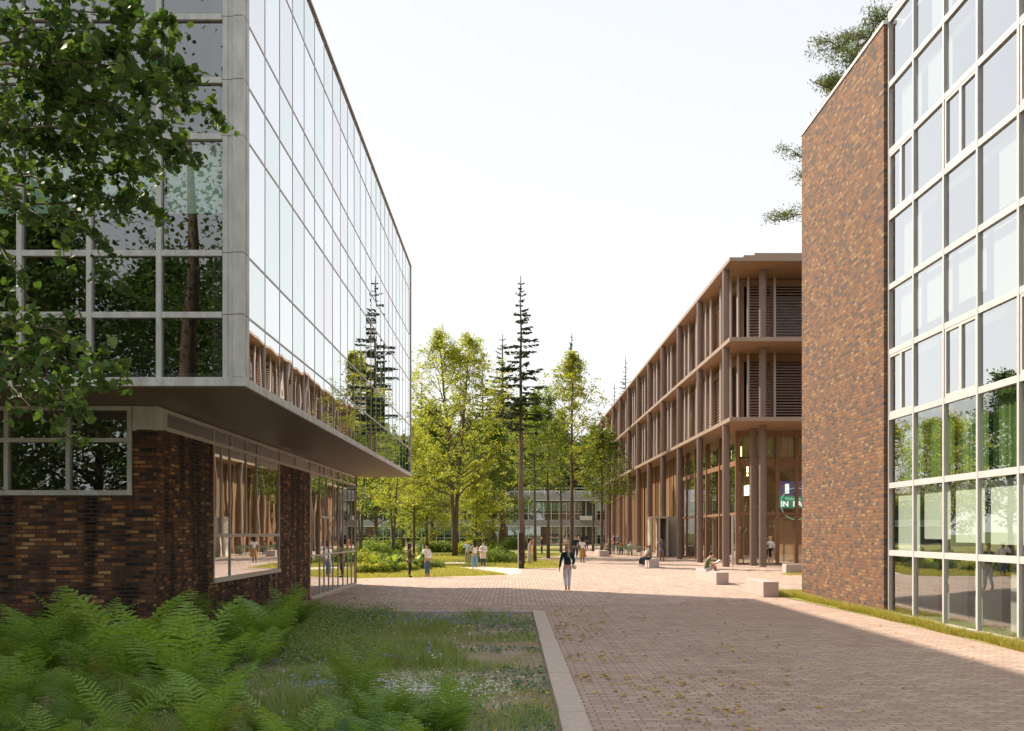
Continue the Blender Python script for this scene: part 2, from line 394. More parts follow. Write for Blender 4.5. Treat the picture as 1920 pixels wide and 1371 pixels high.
M['lawn'] = ground_mat('lawn_ground', [(.19, .21, .06), (.30, .30, .09), (.42, .38, .17)], scale=.35, fine=9)
M['forest_floor'] = ground_mat('distant_ground', [(.10, .13, .04), (.16, .18, .06)], scale=.1, fine=3)
M['paving_near'] = paving_mat('paving_across')
M['paving_far'] = paving_mat('paving_lengthwise', True, bw=.62, bh=.136)
M['path'] = plain('pale_path', (.66, .58, .48), rough=.9, var=.08, scale=2, bump=.2)
M['granite'] = plain('pink_granite', (.50, .41, .38), rough=.75, var=.18, scale=30, bump=.15)
M['kerbs'] = plain('kerb_granite', (.60, .49, .42), rough=.8, var=.14, scale=14, bump=.25)
M['table_green'] = plain('sage_green_metal', (.20, .30, .23), rough=.5, var=.05)
M['concrete'] = plain('grey_fascia', (.36, .36, .38), rough=.8, var=.08, scale=.6)
M['white'] = plain('white_paint', (.75, .74, .71), rough=.6, var=.04)
M['black'] = plain('black_metal', (.02, .02, .02), rough=.5)
M['door_green'] = plain('dark_green_glazing', (.06, .08, .05), rough=.25, var=.3, scale=.7)

# ---------------------------------------------------------------- ground
def sheet(name, pts, z, mat, th=0.0):
    mb = MB()
    n = len(pts)
    mb.add([(x, y, z) for x, y in pts], [tuple(range(n))])
    o = mb.build(name, mat)
    return tag(o, kind='structure')

sheet('ground', [(-400, -200), (400, -200), (400, 900), (-400, 900)], -0.06, M['forest_floor'])
g = gp
lawn = sheet('lawn', [(-45, 40), (12, 40), (16, 149), (-60, 149)], -0.012, M['lawn'])
sheet('garden_bed', [(-30, -3), (.52, -3), (.52, 25.25), (-30, 25.25)], -0.03, M['soil'])
near_y = 27.8
sheet('plaza_paving', [(.5, -8), (8.5, -8), (8.5, 23.5), (8.35, near_y), (-7, near_y), (-7, 25.2), (.5, 25.2)], 0.0, M['paving_near'])
far_pts = [(-7, near_y), (8.35, near_y), (8.2, 31.5), (9.2, 35), (30, 36), (34, 70), (30, 149), (10.6, 149)]
back = [(1092, 1022.5), (1052, 1026), (1046, 1032), (1062, 1040), (1030, 1044), (1003, 1047), (1018, 1050), (1046, 1055), (1052, 1061), (1044, 1065), (976, 1066),
        (978, 1074), (955, 1078), (900, 1080), (850, 1081.5), (760, 1083), (700, 1084), (667, 1085), (610, 1088), (560, 1090)]
sheet('plaza_paving', far_pts + [g(*p) for p in back] + [(-9, 38)], 0.004, M['paving_far'])
sheet('garden_path', [g(856, 1064), g(905, 1063.2), g(976, 1066), g(978, 1074), g(955, 1078), g(925, 1073), g(890, 1068.5)], 0.0, M['path'])
sheet('garden_path', [g(812, 1056.5), g(840, 1054.8), g(892, 1054.5), g(884, 1056.2), g(850, 1057), g(825, 1059)], 0.0, M['path'])
# kerb stones, each course butted to the next
mb = MB()
y = 6.0
rk = random.Random(3)
while y < 25.15:
    L = 1.02
    dx = rk.uniform(-.006, .006)
    mb.box(.50 + dx, .80 + dx, y + .006, min(y + L, 25.50) - .006, -.05, .055 + rk.uniform(-.004, .004))
    y += L
mb.build('kerb', M['kerbs'], bevel=.012)['kind'] = 'structure'
mb = MB()
x = -7.0
while x < .46:
    mb.box(x + .005, min(x + 1.0, .495) - .005, 25.18, 25.46, -.05, .05 + rk.uniform(-.004, .004))
    x += 1.0
mb.build('kerb', M['kerbs'], bevel=.012)['kind'] = 'structure'

# ---------------------------------------------------------------- glass office building (left)
rng = random.Random(11)
B = thing('glass_office_building', 'glazed office block with pale metal grid jutting over a dark brick ground floor', 'building', (-3.9, 14.9, 0))
XU, YU, YE = -3.90, 14.9, 39.4
ZR = [4.243, 5.16, 6.06, 7.76, 8.58, 9.50, 11.2, 12.2]
MX = [-4.213 - 0.0] + [-5.145 - 1.016 * i for i in range(0, 12)]
def pane_mesh(name, axis):
    mb = MB()
    if axis == 'front': mb.add([(-.5, 0, -.5), (.5, 0, -.5), (.5, 0, .5), (-.5, 0, .5)], [(0, 1, 2, 3)])
    else: mb.add([(0, -.5, -.5), (0, .5, -.5), (0, .5, .5), (0, -.5, .5)], [(0, 1, 2, 3)])
    return mb
pf = pane_mesh('pane', 'front').mesh('window_pane', M['glass'])
M['glass_side_b'] = glass_mat('mirror_glass_warm', tint=(.45, .50, .50), base=.46, power=.75, wave=.0025, wscale=.9, refl=(.93, .915, .93))
M['glass_side_c'] = glass_mat('mirror_glass_green', tint=(.45, .52, .50), base=.44, power=.75, wave=.002, wscale=.9, refl=(.89, .94, .925))
ps = pane_mesh('pane', 'side').mesh('window_pane', M['glass_side']); psb = pane_mesh('pane', 'side').mesh('window_pane', M['glass_side_b']); psc = pane_mesh('pane', 'side').mesh('window_pane', M['glass_side_c'])
def add_pane(me, parent, x0, x1, y0, y1, z0, z1, name='window_pane', tilt=.12):
    cx, cy, cz = (x0 + x1) / 2, (y0 + y1) / 2, (z0 + z1) / 2
    o = link(name, me, parent, (cx - parent.location.x, cy - parent.location.y, cz - parent.location.z))
    o.scale = (abs(x1 - x0) or 1, abs(y1 - y0) or 1, z1 - z0)
    if abs(x1 - x0) == 0: tilt *= .6
    o.rotation_euler = (R(rng.uniform(-tilt, tilt)) if me is pf or abs(x1 - x0) > 0 else 0, R(rng.uniform(-tilt, tilt)) if abs(x1 - x0) == 0 else 0, R(rng.uniform(-tilt, tilt)))
    return o
# soffit, fascia and roof
MB().box(-30, XU + .02, YU, YE, 4.10, 4.20).build('soffit', M['bronze'], B)
mb = MB()
mb.box(-30, XU + .03, YU - .03, YU + .08, 4.115, 4.245)
mb.box(XU - .06, XU + .03, YU + .08, YE + .03, 4.115, 4.245)
mb.box(-30, XU - .06, YE - .05, YE + .03, 4.115, 4.245)
mb.build('edge_fascia', M['steel'], B, bevel=.006)
mb = MB(); mb.box(-30, XU - .05, YU + .1, YE - .1, 12.16, 12.2); mb.build('roof', M['interior'], B)
mb = MB(); mb.box(XU - .35, XU + .035, YU - .04, YE + .05, 12.2, 12.24); mb.box(-30, XU - .35, YU - .04, YU + .3, 12.2, 12.24); mb.build('roof_coping', M['coping'], B)
# corner plates in storey-height lengths
mb = MB()
for a, b in zip(ZR[:-1], ZR[1:]):
    mb.box(-4.213, -4.135, YU, YU + .1, a + .005, b - .003)
    mb.box(-4.132, -4.06, YU + .006, YU + .1, a + .005, b - .003)
    mb.box(-4.057, XU, YU - .03, YU + .12, a + .006, b - .004)
    mb.box(XU - .04, XU + .015, YU + .122, 15.15, a + .006, b - .004)
mb.build('corner_post', M['steel'], B, bevel=.004)
m = MB().box(-.037, .037, -.03, .05, 0, ZR[-1] - ZR[0]).mesh('mullion', M['steel'])
for x in MX[1:10]:
    link('mullion', m, B, (x - B.location.x, .03, ZR[0]))
tm = MB().box(-27, -.32, -.02, .05, -.042, .042).mesh('transom', M['steel'])
for z in ZR[1:]:
    link('transom', tm, B, (0, .028, z - (.045 if z > 12 else 0)))
BAY = 1.016
NS = 24
ys = [15.17 + BAY * i for i in range(NS)]
sm = MB().box(-.05, .002, -.009, .009, 0, ZR[-1] - ZR[0]).mesh('mullion', M['white_frame'])
for y in ys[1:]:
    link('mullion', sm, B, (0, y - YU, ZR[0]))
st = MB().box(-.05, .003, .25, YE - YU, -.017, .017).mesh('transom', M['white_frame'])
for i, z in enumerate(ZR[1:-1]):
    link('transom', st, B, (0, 0, z))
MB().box(XU - .05, XU + .03, YE - .06, YE + .02, 4.245, 12.2).build('end_mullion', M['steel'], B)
# panes, the largest in view as parts of their own
for j in range(7):
    for i in range(5):
        x1 = MX[i]; x0 = MX[i + 1]
        add_pane(pf, B, x0, x1, YU + .07, YU + .07, ZR[j], ZR[j + 1])
mb = MB()
for j in range(7): mb.box(-30, MX[5], YU + .064, YU + .076, ZR[j], ZR[j + 1])
for j in range(7):
    for i in range(NS):
        y0 = ys[i]; y1 = ys[i + 1] if i + 1 < NS else YE - .05
        mb.m = rng.choice([0, 0, 1, 2])
        if i < 9: add_pane((ps, psb, psc)[mb.m], B, XU - .004, XU - .004, y0, y1, ZR[j], ZR[j + 1], tilt=.08)
        else:
            a = rng.uniform(-.002, .002); b = rng.uniform(-.0015, .0015)
            x = XU - .004
            mb.add([(x + a, y0, ZR[j] + .0), (x - a, y1, ZR[j]), (x - a + b, y1, ZR[j + 1]), (x + a + b, y0, ZR[j + 1])], [(0, 1, 2, 3)])
o = mb.build('far_window_panes', [M['glass_side'], M['glass_side_b'], M['glass_side_c']], B); o['kind'] = 'stuff'
# rooms behind the glass
mb = MB()
mb.box(-30, XU - .12, YU + .2, YE - .1, 4.22, 4.34)
mb.box(-30, XU - .12, YU + .2, YE - .1, 7.72, 7.98)
mb.box(-30, XU - .12, YU + .2, YE - .1, 11.1, 11.4)
mb.box(-30, -9.5, YU + 4, YE - .2, 4.34, 12.1)
mb.box(-4.6, -4.2, YU + .8, YU + 1.2, 4.34, 12.1)
mb.box(-30, -4.3, YE - .3, YE - .15, 4.3, 12.1)
mb.build('inner_floors', M['interior'], B)
for i in range(5):
    x1 = MX[i] - .06; x0 = MX[i + 1] + .06
    mb = MB(); n = 8
    for k in range(n): 
        xa = x0 + (x1 - x0) * k / n; xb = x0 + (x1 - x0) * (k + 1) / n
        mb.box(xa, xb, YU + .2 + .004 * (k % 2), YU + .21 + .004 * (k % 2), 6.72, 7.70)
    mb.box(x0, x1, YU + .19, YU + .225, 6.69, 6.715)
    mb.build('roller_blind', M['blind_teal'], B)
# ground floor volume
XL, YL = -5.92, 17.05
mb = MB()
mb.box(-30, -5.92, YL, YL + .3, -.1, 2.60)
mb.box(-6.322, -5.92, YL + .0, YL + .3, 2.600, 3.70)
mb.build('brick_wall', M['brick_dark'], B)
mb = MB()
mb.box(XL - .3, XL, YL + .3, 20.3, -.1, 3.72)
mb.box(XL - .3, XL, 20.3, 26.07, -.1, .98)
mb.box(XL - .3, XL, 26.07, 30.0, -.1, 3.72)
mb.build('brick_wall', M['brick_dark'], B)
MB().box(-8, XL + .02, 38.68, 38.9, -.05, 4.09).build('brick_wall', M['brick_dark'], B)
mb = MB()   # pale metal corner panel and framing
mb.box(-6.30, -5.90, YL - .02, YL + .25, 3.705, 4.09)
mb.box(XL - .2, XL + .02, YL + .25, 17.5, 3.725, 4.09)
mb.box(-6.31, -6.24, YL - .03, YL - .015, 3.68, 4.09)
mb.box(-5.965, -5.895, YL - .03, YL - .015, 3.68, 4.09)
mb.box(-6.24, -5.965, YL - .03, YL - .015, 4.03, 4.09)
mb.box(-6.24, -5.965, YL - .03, YL - .015, 3.70, 3.75)
mb.build('corner_panel', M['steel'], B, bevel=.004)
# front strip window
wf = MB()
wf.box(-30, -6.32, YL - .03, YL + .1, 2.605, 2.69)
wf.box(-30, -6.32, YL - .03, YL + .1, 4.02, 4.09)
wf.box(-30, -6.32, YL - .02, YL + .08, 3.49, 3.56)
wf.box(-6.40, -6.325, YL - .035, YL + .1, 2.69, 4.02)
x = -6.36 - 1.03
while x > -20:
    wf.box(x - .035, x + .035, YL - .025, YL + .08, 2.69, 3.49); wf.box(x - .035, x + .035, YL - .025, YL + .08, 3.56, 4.02)
    x -= 1.03
W = wf.build('window_frame', M['steel'], B, bevel=.004)
for i in range(6):
    x1 = -6.36 - 1.03 * i
    add_pane(pf, B, x1 - 1.03, x1, YL + .05, YL + .05, 2.65, 3.52); add_pane(pf, B, x1 - 1.03, x1, YL + .05, YL + .05, 3.52, 4.05)
# side windows
T = .05
fr = MB()
def vbar(y, z0, z1, w=.05, p=.012): fr.box(XL - .04, XL + p, y - w / 2, y + w / 2, z0, z1)
def hbar(z, y0, y1, w=.06, p=.010): fr.box(XL - .04, XL + p, y0, y1, z - w / 2, z + w / 2)
hbar(4.06, 17.5, 38.66, .06); hbar(3.755, 17.5, 38.66, .07, .018)
for y in (17.53, 20.32, 21.6, 22.8, 23.8, 26.07, 28.0, 30.0, 31.6, 32.3, 33.6, 34.9, 36.2, 37.4, 38.6): vbar(y, 3.79, 4.03, .045)
hbar(1.02, 20.3, 26.07, .09, .04); hbar(1.92, 20.36, 26.02, .07)
for y, z0, z1 in ((20.33, 1.065, 3.72), (26.04, 1.065, 3.72), (21.5, 1.065, 1.885), (21.5, 1.955, 3.72), (20.86, 1.955, 3.72), (22.8, 1.955, 3.72), (23.75, 1.955, 3.72)): vbar(y, z0, z1, .06)
hbar(.03, 30.0, 38.66, .10, .06)
hbar(1.28, 30.03, 38.66, .05, .026); hbar(2.45, 31.55, 33.9, .07, .032)
for y in (30.03, 31.55, 32.3, 33.1, 33.9, 34.9, 35.9, 36.9, 37.8, 38.63):
    if y in (32.3, 33.1): vbar(y, .08, 2.41, .05)
    else: vbar(y, .08, 3.72, .05)
vbar(32.7, 2.49, 3.72, .05)
fr.build('window_frame', M['frame_pink'], B)
for (y0, y1, z0, z1) in ((20.33, 21.5, 1.05, 1.92), (21.5, 26.04, 1.05, 1.92), (20.33, 20.86, 1.92, 3.72), (20.86, 21.5, 1.92, 3.72), (21.5, 22.8, 1.92, 3.72), (22.8, 23.75, 1.92, 3.72), (23.75, 26.04, 1.92, 3.72),
                         (17.53, 20.32, 3.78, 4.05), (20.32, 21.6, 3.78, 4.05), (21.6, 22.8, 3.78, 4.05), (22.8, 23.8, 3.78, 4.05), (23.8, 26.07, 3.78, 4.05), (26.07, 28, 3.78, 4.05), (28, 30, 3.78, 4.05), (30, 34.9, 3.78, 4.05), (34.9, 38.6, 3.78, 4.05)):
    add_pane(pf if False else ps_low if 'ps_low' in globals() else globals().setdefault('ps_low', pane_mesh('p', 'side').mesh('window_pane', M['glass'])), B, XL - .01, XL - .01, y0, y1, z0, z1, tilt=.05)
yy = [30.03, 31.55, 32.3, 33.1, 33.9, 34.9, 35.9, 36.9, 37.8, 38.63]
for a, b in zip(yy[:-1], yy[1:]):
    add_pane(ps_low, B, XL - .01, XL - .01, a, b, .06, 1.28, tilt=.05); add_pane(ps_low, B, XL - .01, XL - .01, a, b, 1.28, 3.72, tilt=.05)
mb = MB()
mb.box(-16, XL - .4, YL + .5, 38.4, .02, .06)
mb.box(-16, -15.8, YL + .3, 38.6, .0, 4.05)
mb.box(-16, -10, 25.9, 26.2, 0, 4.05)
mb.box(-16, -7.6, 38.3, 38.5, 0, 4.05)
mb.build('inner_floors', M['interior'], B)
mb = MB()
for i in range(14):
    y = 20.5 + i * .38
    mb.box(XL - .75 - .05 * (i % 2), XL - .7 - .05 * (i % 2), y, y + .34, .3, 3.7)
mb.build('curtain', stripes_mat('brown_curtain', [(.12, .08, .06), (.26, .18, .13), (.36, .27, .20)], 8, axis=1), B)
mb = MB()
for i in range(9):
    y = 30.3 + i * .3
    mb.box(XL - 1.2 - .05 * (i % 2), XL - 1.15 - .05 * (i % 2), y, y + .27, .1, 3.7)
mb.build('curtain', stripes_mat('tan_curtain', [(.14, .09, .06), (.32, .21, .13)], 8, axis=1), B)
MB().box(XL + .0, XL + .22, 30.0, 38.66, -.02, .022).build('sill', M['kerbs'], B)

# ---------------------------------------------------------------- brick and glass building (right)
XR = 8.86
G = thing('brick_office_building', 'tall block with a sunlit brick flank and a wall of white framed green glass', 'building', (XR, 24.4, 0))
mb = MB()
mb.box(XR, XR + .35, 24.4, 31.3, -.1, 14.08)
mb.box(XR + .35, 30, 30.9, 31.3, -.1, 14.08)
mb.build('brick_wall', M['brick_warm'], G)
mb = MB(); mb.box(XR - .03, XR + .42, 24.36, 31.34, 14.08, 14.17); mb.box(XR + .08, XR + .5, -4, 24.36, 14.2, 14.32); mb.build('roof_coping', M['white_frame'], G)
mb = MB()
mb.tube([(XR + .3, 24.5, 14.9), (XR + .3, 8, 14.9)], .025, 6); mb.tube([(XR + .3, 24.5, 14.6), (XR + .3, 8, 14.6)], .018, 6)
for i in range(12): mb.tube([(XR + .3, 24.45 - 1.4 * i, 14.2), (XR + .3, 24.45 - 1.4 * i, 14.9)], .02, 6)
mb.build('roof_railing', M['white_frame'], G)
mb = MB(); mb.box(XR + .5, 30, -4, 30.9, 14.05, 14.15); mb.build('roof', M['interior'], G)
XG = 8.97
RY = [24.37, 22.84, 21.24, 19.70, 18.10, 16.52, 14.95, 13.4, 11.8, 10.2, 8.6, 7.0, 5.4, 3.8, 2.2]
RZ = [.03, 1.50, 3.09, 4.71, 6.25, 7.80, 9.45, 11.0, 12.6, 14.15]
mm_ = MB().box(-.03, .05, -.035, .035, 0, 14.1).mesh('mullion', M['white_frame'])
for y in RY: link('mullion', mm_, G, (XG - XR, y - 24.4 - (.03 if y > 24 else 0), .03))
tt = MB().box(-.022, .05, 2.2 - 24.4, -.06, -.065, .065).mesh('transom', M['white_frame'])
for z in RZ: link('transom', tt, G, (XG - XR, 0, z))
MB().box(XG - .01, XG + .2, 2.2, 24.3, -.1, .0).build('plinth', M['kerbs'], G)
M['glass_coated'] = glass_mat('silver_coated_glass', tint=(.88, .95, .90), base=.36, power=1.2, wave=.002)
pg = pane_mesh('pane', 'side').mesh('window_pane', M['glass_right']); pgc = pane_mesh('pane', 'side').mesh('window_pane', M['glass_coated'])
for i in range(len(RY) - 1):
    for j in range(9):
        if i >= 8 and j > 8: continue
        y1, y0 = RY[i], RY[i + 1]; z0, z1 = RZ[j], RZ[j + 1]
        if i < 8: add_pane(pg if j < 3 else pgc, G, XG + .025, XG + .025, y0, y1, z0, z1, tilt=.15)
mb = MB()
for i in range(8, len(RY) - 1):
    mb.add([(XG + .025, RY[i + 1], RZ[0]), (XG + .025, RY[i], RZ[0]), (XG + .025, RY[i], RZ[-1]), (XG + .025, RY[i + 1], RZ[-1])], [(0, 1, 2, 3)])
mb.build('near_glazing', M['glass_right'], G)
for i in (0, 2, 4, 6):                       # opening lights in pairs
    for j in (3, 6):
        y1, y0 = RY[i] - .06, RY[i + 1] + .04; z0, z1 = RZ[j] + .068, RZ[j + 1] - .068
        mb = MB(); ym = (y0 + y1) / 2
        for a, b in ((y0, ym), (ym, y1)):
            mb.box(XG - .015, XG + .04, a, a + .055, z0, z1); mb.box(XG - .015, XG + .04, b - .055, b, z0, z1)
            mb.box(XG - .015, XG + .04, a + .055, b - .055, z0, z0 + .06); mb.box(XG - .015, XG + .04, a + .055, b - .055, z1 - .06, z1)
        mb.build('opening_light', M['white_frame'], G)
for i in range(9):
    y1, y0 = RY[i] - .08, RY[i + 1] + .08
    mb = MB()
    drop = (0.0, .28, .22, .2, .25, .1, .2, .15, .2)[i]
    mb.box(XG + .15, XG + .17, y0 - .03, y1 - .12, 1.56 + drop, 2.98); mb.build('roller_blind', M['blind_white'], G)
    for (z0, z1, sh) in ((6.45, 7.75, .15), (7.95, 9.3, .35), (11.2, 12.4, .2), (12.75, 13.9, .4)):
        if rng.random() < .8:
            MB().box(XG + .2, XG + .22, y0, y1 - sh, z0 + rng.uniform(-.1, .3), z1).build('roller_blind', M['blind_white'], G)
    mb = MB(); n = 24
    fv = [(XG + .24 + .025 * math.sin(k * 1.9) + .012 * math.sin(k * .7), y0 + (y1 - y0) * k / n) for k in range(n + 1)]
    mb.add([(a_, b_, 3.2) for a_, b_ in fv] + [(a_, b_, 4.68) for a_, b_ in fv], [(k, k + 1, n + 2 + k, n + 1 + k) for k in range(n)])
    mb.build('curtain', M['curtain_green'], G)
mb = MB()
for z in (3.0, 6.1, 9.3, 12.45): mb.box(XG + .42, 25, -4, 30.8, z, z + .18)
mb.box(XG + 5, XG + 5.2, -4, 30.8, 0, 14)
mb.box(XG + .12, 25, 24.45, 24.6, 0, 14)
mb.box(XG + .12, 25, -4, 30.8, .0, .04)
mb.build('inner_floors', plain('office_interior', (.22, .24, .20), rough=.9, var=.2), G)
mb = MB()
for i in range(10): mb.box(XG + .7, XG + 1.1, RY[i] - .2, RY[i] + .15, .05, 3.0)
mb.build('inner_columns', M['interior_lit'], G)

# ---------------------------------------------------------------- timber and steel hall (centre right)
H = thing('timber_hall', 'three storey brown hall with round columns, wooden louvres and projecting floor slabs', 'building', (11.95, 56.2, 0))
SX, SY0, SY1 = 11.95, 56.2, 147.0
SL = [(8.04, 8.29), (12.43, 12.68), (16.84, 17.06)]
for z0, z1 in SL:
    mb = MB(); mb.m = 0
    mb.box(SX, 45, SY0, SY1, z0 + .02, z1)
    mb.m = 1; mb.box(SX + .06, 44.9, SY0 + .06, SY1 - .1, z0, z0 + .015)
    mb.build('floor_slab', [M['rust_light'], M['timber_soffit']], H)
mb = MB(); mb.box(13.0, 45, 57.4, SY1 - 1, 17.06, 17.50); mb.box(13.9, 45, 58.6, SY1 - 3, 17.50, 17.95); mb.build('roof', M['rust_light'], H)
def col_mesh(z0, z1, r=.21):
    mb = MB(); mb.tube([(0, 0, z0), (0, 0, z1)], r, 20, cap=False); return mb.mesh('column', M['rust'], smooth=True)
def smooth_sides(me):
    return me
cms = [smooth_sides(col_mesh(a, b)) for a, b in ((0, 8.04), (8.29, 12.43), (12.68, 16.84))]
colY = [58.2 + 8.05 * k for k in range(11)]
for yv in colY:
    for cm in cms: link('column', cm, H, (12.16 - SX, yv - SY0, 0))
for xv in (14.2, 20.3, 26.4):
    for cm in cms: link('column', cm, H, (xv - SX, 58.0 - SY0, 0))
link('column', cms[0], H, (14.12 - SX, 59.9 - SY0, 0))
# fins
def fin_mesh(z0, z1):
    mb = MB(); h = z1 - z0
    pts = [(-.03, -.13), (.03, -.13), (.045, 0), (.03, .11), (-.03, .11), (-.045, 0)]
    n = 6; vs = []; 
    for (z, s) in ((z0, 1.0), (z1 - .7, 1.0), (z1 - .25, .8), (z1, .45)):
        vs += [(x * (1.6 * s), y * s, z) for x, y in pts]
    fs = [tuple(range(5, -1, -1)), tuple(range(18, 24))]
    for l in range(3):
        for i in range(6): fs.append((l * 6 + i, l * 6 + (i + 1) % 6, l * 6 + 6 + (i + 1) % 6, l * 6 + 6 + i))
    mb.add(vs, fs); return mb.mesh('fin', M['fin'])
fms = [fin_mesh(8.29, 12.43), fin_mesh(12.68, 16.84)]
finspots = [(12.80, 60.0, 0), (13.15, 59.6, 0), (13.72, 59.5, 0), (15.25, 59.5, 0), (18.3, 59.5, 0), (21.4, 59.5, 0)]
for k in range(6):
    for d in (61.9, 65.0, 66.6): finspots.append((12.62, d + 8.05 * k, 1))
fdone = 0
for fm in fms:
    for (x, y, s) in finspots:
        link('fin', fm, H, (x - SX, y - SY0, 0))
for k in range(6, 11):
    for fm in fms:
        for d in (61.9, 65.0): 
            if d + 8.05 * k < SY1: link('fin', fm, H, (12.62 - SX, d + 8.05 * k - SY0, 0))
# louvre screens
def louvre(axis, a0, a1, c, z0, z1, mat, pitch=.165, tilt=.05, th=.02, open_=False):
    mb = MB()
    z = z0 + .06
    d = .07
    while z < z1 - .05:
        if axis == 'x': mb.add([(a0, c - d, z - tilt), (a1, c - d, z - tilt), (a1, c + d, z + tilt), (a0, c + d, z + tilt), (a0, c - d, z - tilt + th), (a1, c - d, z - tilt + th), (a1, c + d, z + tilt + th), (a0, c + d, z + tilt + th)],
                               [(3, 2, 1, 0), (4, 5, 6, 7), (0, 1, 5, 4), (1, 2, 6, 5), (2, 3, 7, 6), (3, 0, 4, 7)])
        else: mb.add([(c - d, a0, z - tilt), (c - d, a1, z - tilt), (c + d, a1, z + tilt), (c + d, a0, z + tilt), (c - d, a0, z - tilt + th), (c - d, a1, z - tilt + th), (c + d, a1, z + tilt + th), (c + d, a0, z + tilt + th)],
                     [(0, 1, 2, 3), (7, 6, 5, 4), (4, 5, 1, 0), (5, 6, 2, 1), (6, 7, 3, 2), (7, 4, 0, 3)])
        z += pitch
    return mb.build('louvre_screen', mat, H)
for (z0, z1) in ((8.32, 12.1), (12.72, 16.45)):
    louvre('x', 13.80, 15.15, 60.0, z0, z1, M['slat_front'])
    louvre('x', 15.35, 18.2, 60.0, z0, z1, M['slat_front'], tilt=.04)
    louvre('x', 18.4, 21.3, 60.0, z0, z1, M['slat_front'])
    for k in range(-1, 10):
        yb = 61.9 + 8.05 * k
        for a, b in ((yb + .25, yb + 2.9), (yb + 3.3, yb + 4.5), (yb + 4.9, yb + 7.8)):
            if a < 60.3: a = 60.3
            if b <= a: continue
            if rng.random() < .12 and k > 2: continue
            louvre('y', a, b, 12.98, z0, z1, M['slat'], pitch=.19 if k < 4 else .26)
mb = MB()       # glazed wall behind the screens
mb.box(13.6, 45, 60.4, 60.42, 8.3, 12.4); mb.box(13.6, 45, 60.4, 60.42, 12.7, 16.8)
mb.box(13.6, 13.62, 60.5, SY1 - 1, 8.3, 12.4); mb.box(13.6, 13.62, 60.5, SY1 - 1, 12.7, 16.8)
mb.build('window_pane', glass_mat('louvre_backing_glass', tint=(.5, .47, .42), base=.04, power=3.0, wave=.001), H)
mb = MB()
mb.box(14.9, 45, 62.6, SY1 - 1.2, 8.3, 12.42); mb.box(14.9, 45, 62.6, SY1 - 1.2, 12.7, 16.82)
mb.build('inner_wall', M['interior'], H)
mb = MB()
for z0, z1 in ((8.3, 12.42), (12.7, 16.82)):
    for k in range(0, 28):
        y = 60.3 + 2.68 * k * 1.0 + .1
        if y < SY1 - 1: mb.box(13.45, 13.58, y, y + .14, z0, z1)
    mb.box(13.4, 13.59, 60.3, SY1 - 1.1, z1 - .4, z1 - .01)
    mb.box(13.4, 45, 60.2, 60.38, z1 - .4, z1 - .01)
    for x in (13.5, 15.2, 18.25, 21.35): mb.box(x, x + .14, 60.2, 60.38, z0, z1 - .41)
mb.build('window_frame', M['timber_post'], H)
# ground floor lobby
XGf, YGf = 13.6, 61.6
mb = MB()
mb.add([(XGf, YGf, .05), (40, YGf, .05), (40, YGf, 8.02), (XGf, YGf, 8.02)], [(0, 1, 2, 3)])
mb.add([(XGf, YGf + .1, .05), (XGf, 82, .05), (XGf, 82, 8.02), (XGf, YGf + .1, 8.02)], [(0, 1, 2, 3)])
mb.build('window_pane', M['glass_clear'], H)
mb = MB()
for x in (13.42, 15.85, 17.0, 19.6, 22.2, 24.8): mb.box(x, x + .2, YGf - .16, YGf - .01, 0, 8.03)
for y in (66.5, 71.0, 75.2, 79.0, 81.8): mb.box(XGf - .16, XGf - .01, y, y + .2, 0, 8.03)
mb.box(XGf + .05, 40, YGf - .10, YGf - .012, 3.0, 3.16)
mb.box(XGf - .10, XGf - .012, YGf + .1, 82, 3.0, 3.16)
mb.box(XGf - .08, XGf - .012, YGf + .1, 82, 6.0, 6.3)
mb.box(XGf + .05, 40, YGf - .08, YGf - .012, 5.9, 6.35)
mb.box(XGf + .05, 40, YGf - .12, YGf - .012, 7.7, 8.03)
mb.box(XGf + .05, 40, YGf - .11, YGf - .012, 0, .12)
mb.box(XGf - .11, XGf - .012, YGf + .1, 82, 0, .12)
mb.build('window_frame', M['timber_post'], H)
mb = MB()
mb.box(14, 45, 75.5, 75.7, 0, 8.0)
mb.box(17.9, 18.1, 62.5, 70, 0, 3.0)
mb.build('lobby_wall', M['lobby_wall'], H)
mb = MB(); mb.box(XGf + .1, 45, YGf + .1, 82, .01, .05); mb.build('lobby_floor', M['path'], H)
mb = MB(); mb.box(XGf + .1, 45, YGf + .3, 82, 6.4, 6.5); mb.build('lobby_ceiling', M['timber_soffit'], H)
mb = MB()
for k in range(60):
    x = 13.9 + k * .2
    mb.box(x, x + .18, YGf + .35 + .06 * (k % 2), YGf + .38 + .06 * (k % 2), 6.4, 7.95)
mb.build('curtain', stripes_mat('lobby_drape', [(.62, .50, .36), (.74, .66, .44), (.70, .70, .52), (.30, .62, .42), (.82, .78, .70)], 1.1, axis=0, trans=.3), H)
mb = MB()
for k in range(70):
    y = 62.6 + k * .27
    mb.box(XGf + .35 + .05 * (k % 2), XGf + .39 + .05 * (k % 2), y, y + .25, 6.4, 7.95)
mb.build('curtain', stripes_mat('lobby_side_drape', [(.60, .48, .34), (.74, .64, .44), (.70, .68, .52)], .9, axis=1, trans=.3), H)
mb = MB()    # thin pale inner frames and dark racks in the lobby
for x in (14.4, 15.0, 16.6, 17.6): mb.box(x, x + .07, 63.8, 63.9, .05, 5.6)
mb.box(14.4, 17.6, 63.8, 63.9, 5.6, 5.7); mb.box(14.4, 17.6, 63.79, 63.91, 2.7, 2.76)
for y in (68, 70, 73): mb.box(14.4, 14.5, y, y + .07, .05, 5.6)
mb.build('inner_frame', M['timber_soffit'], H)
rk = random.Random(5)
mb = MB()
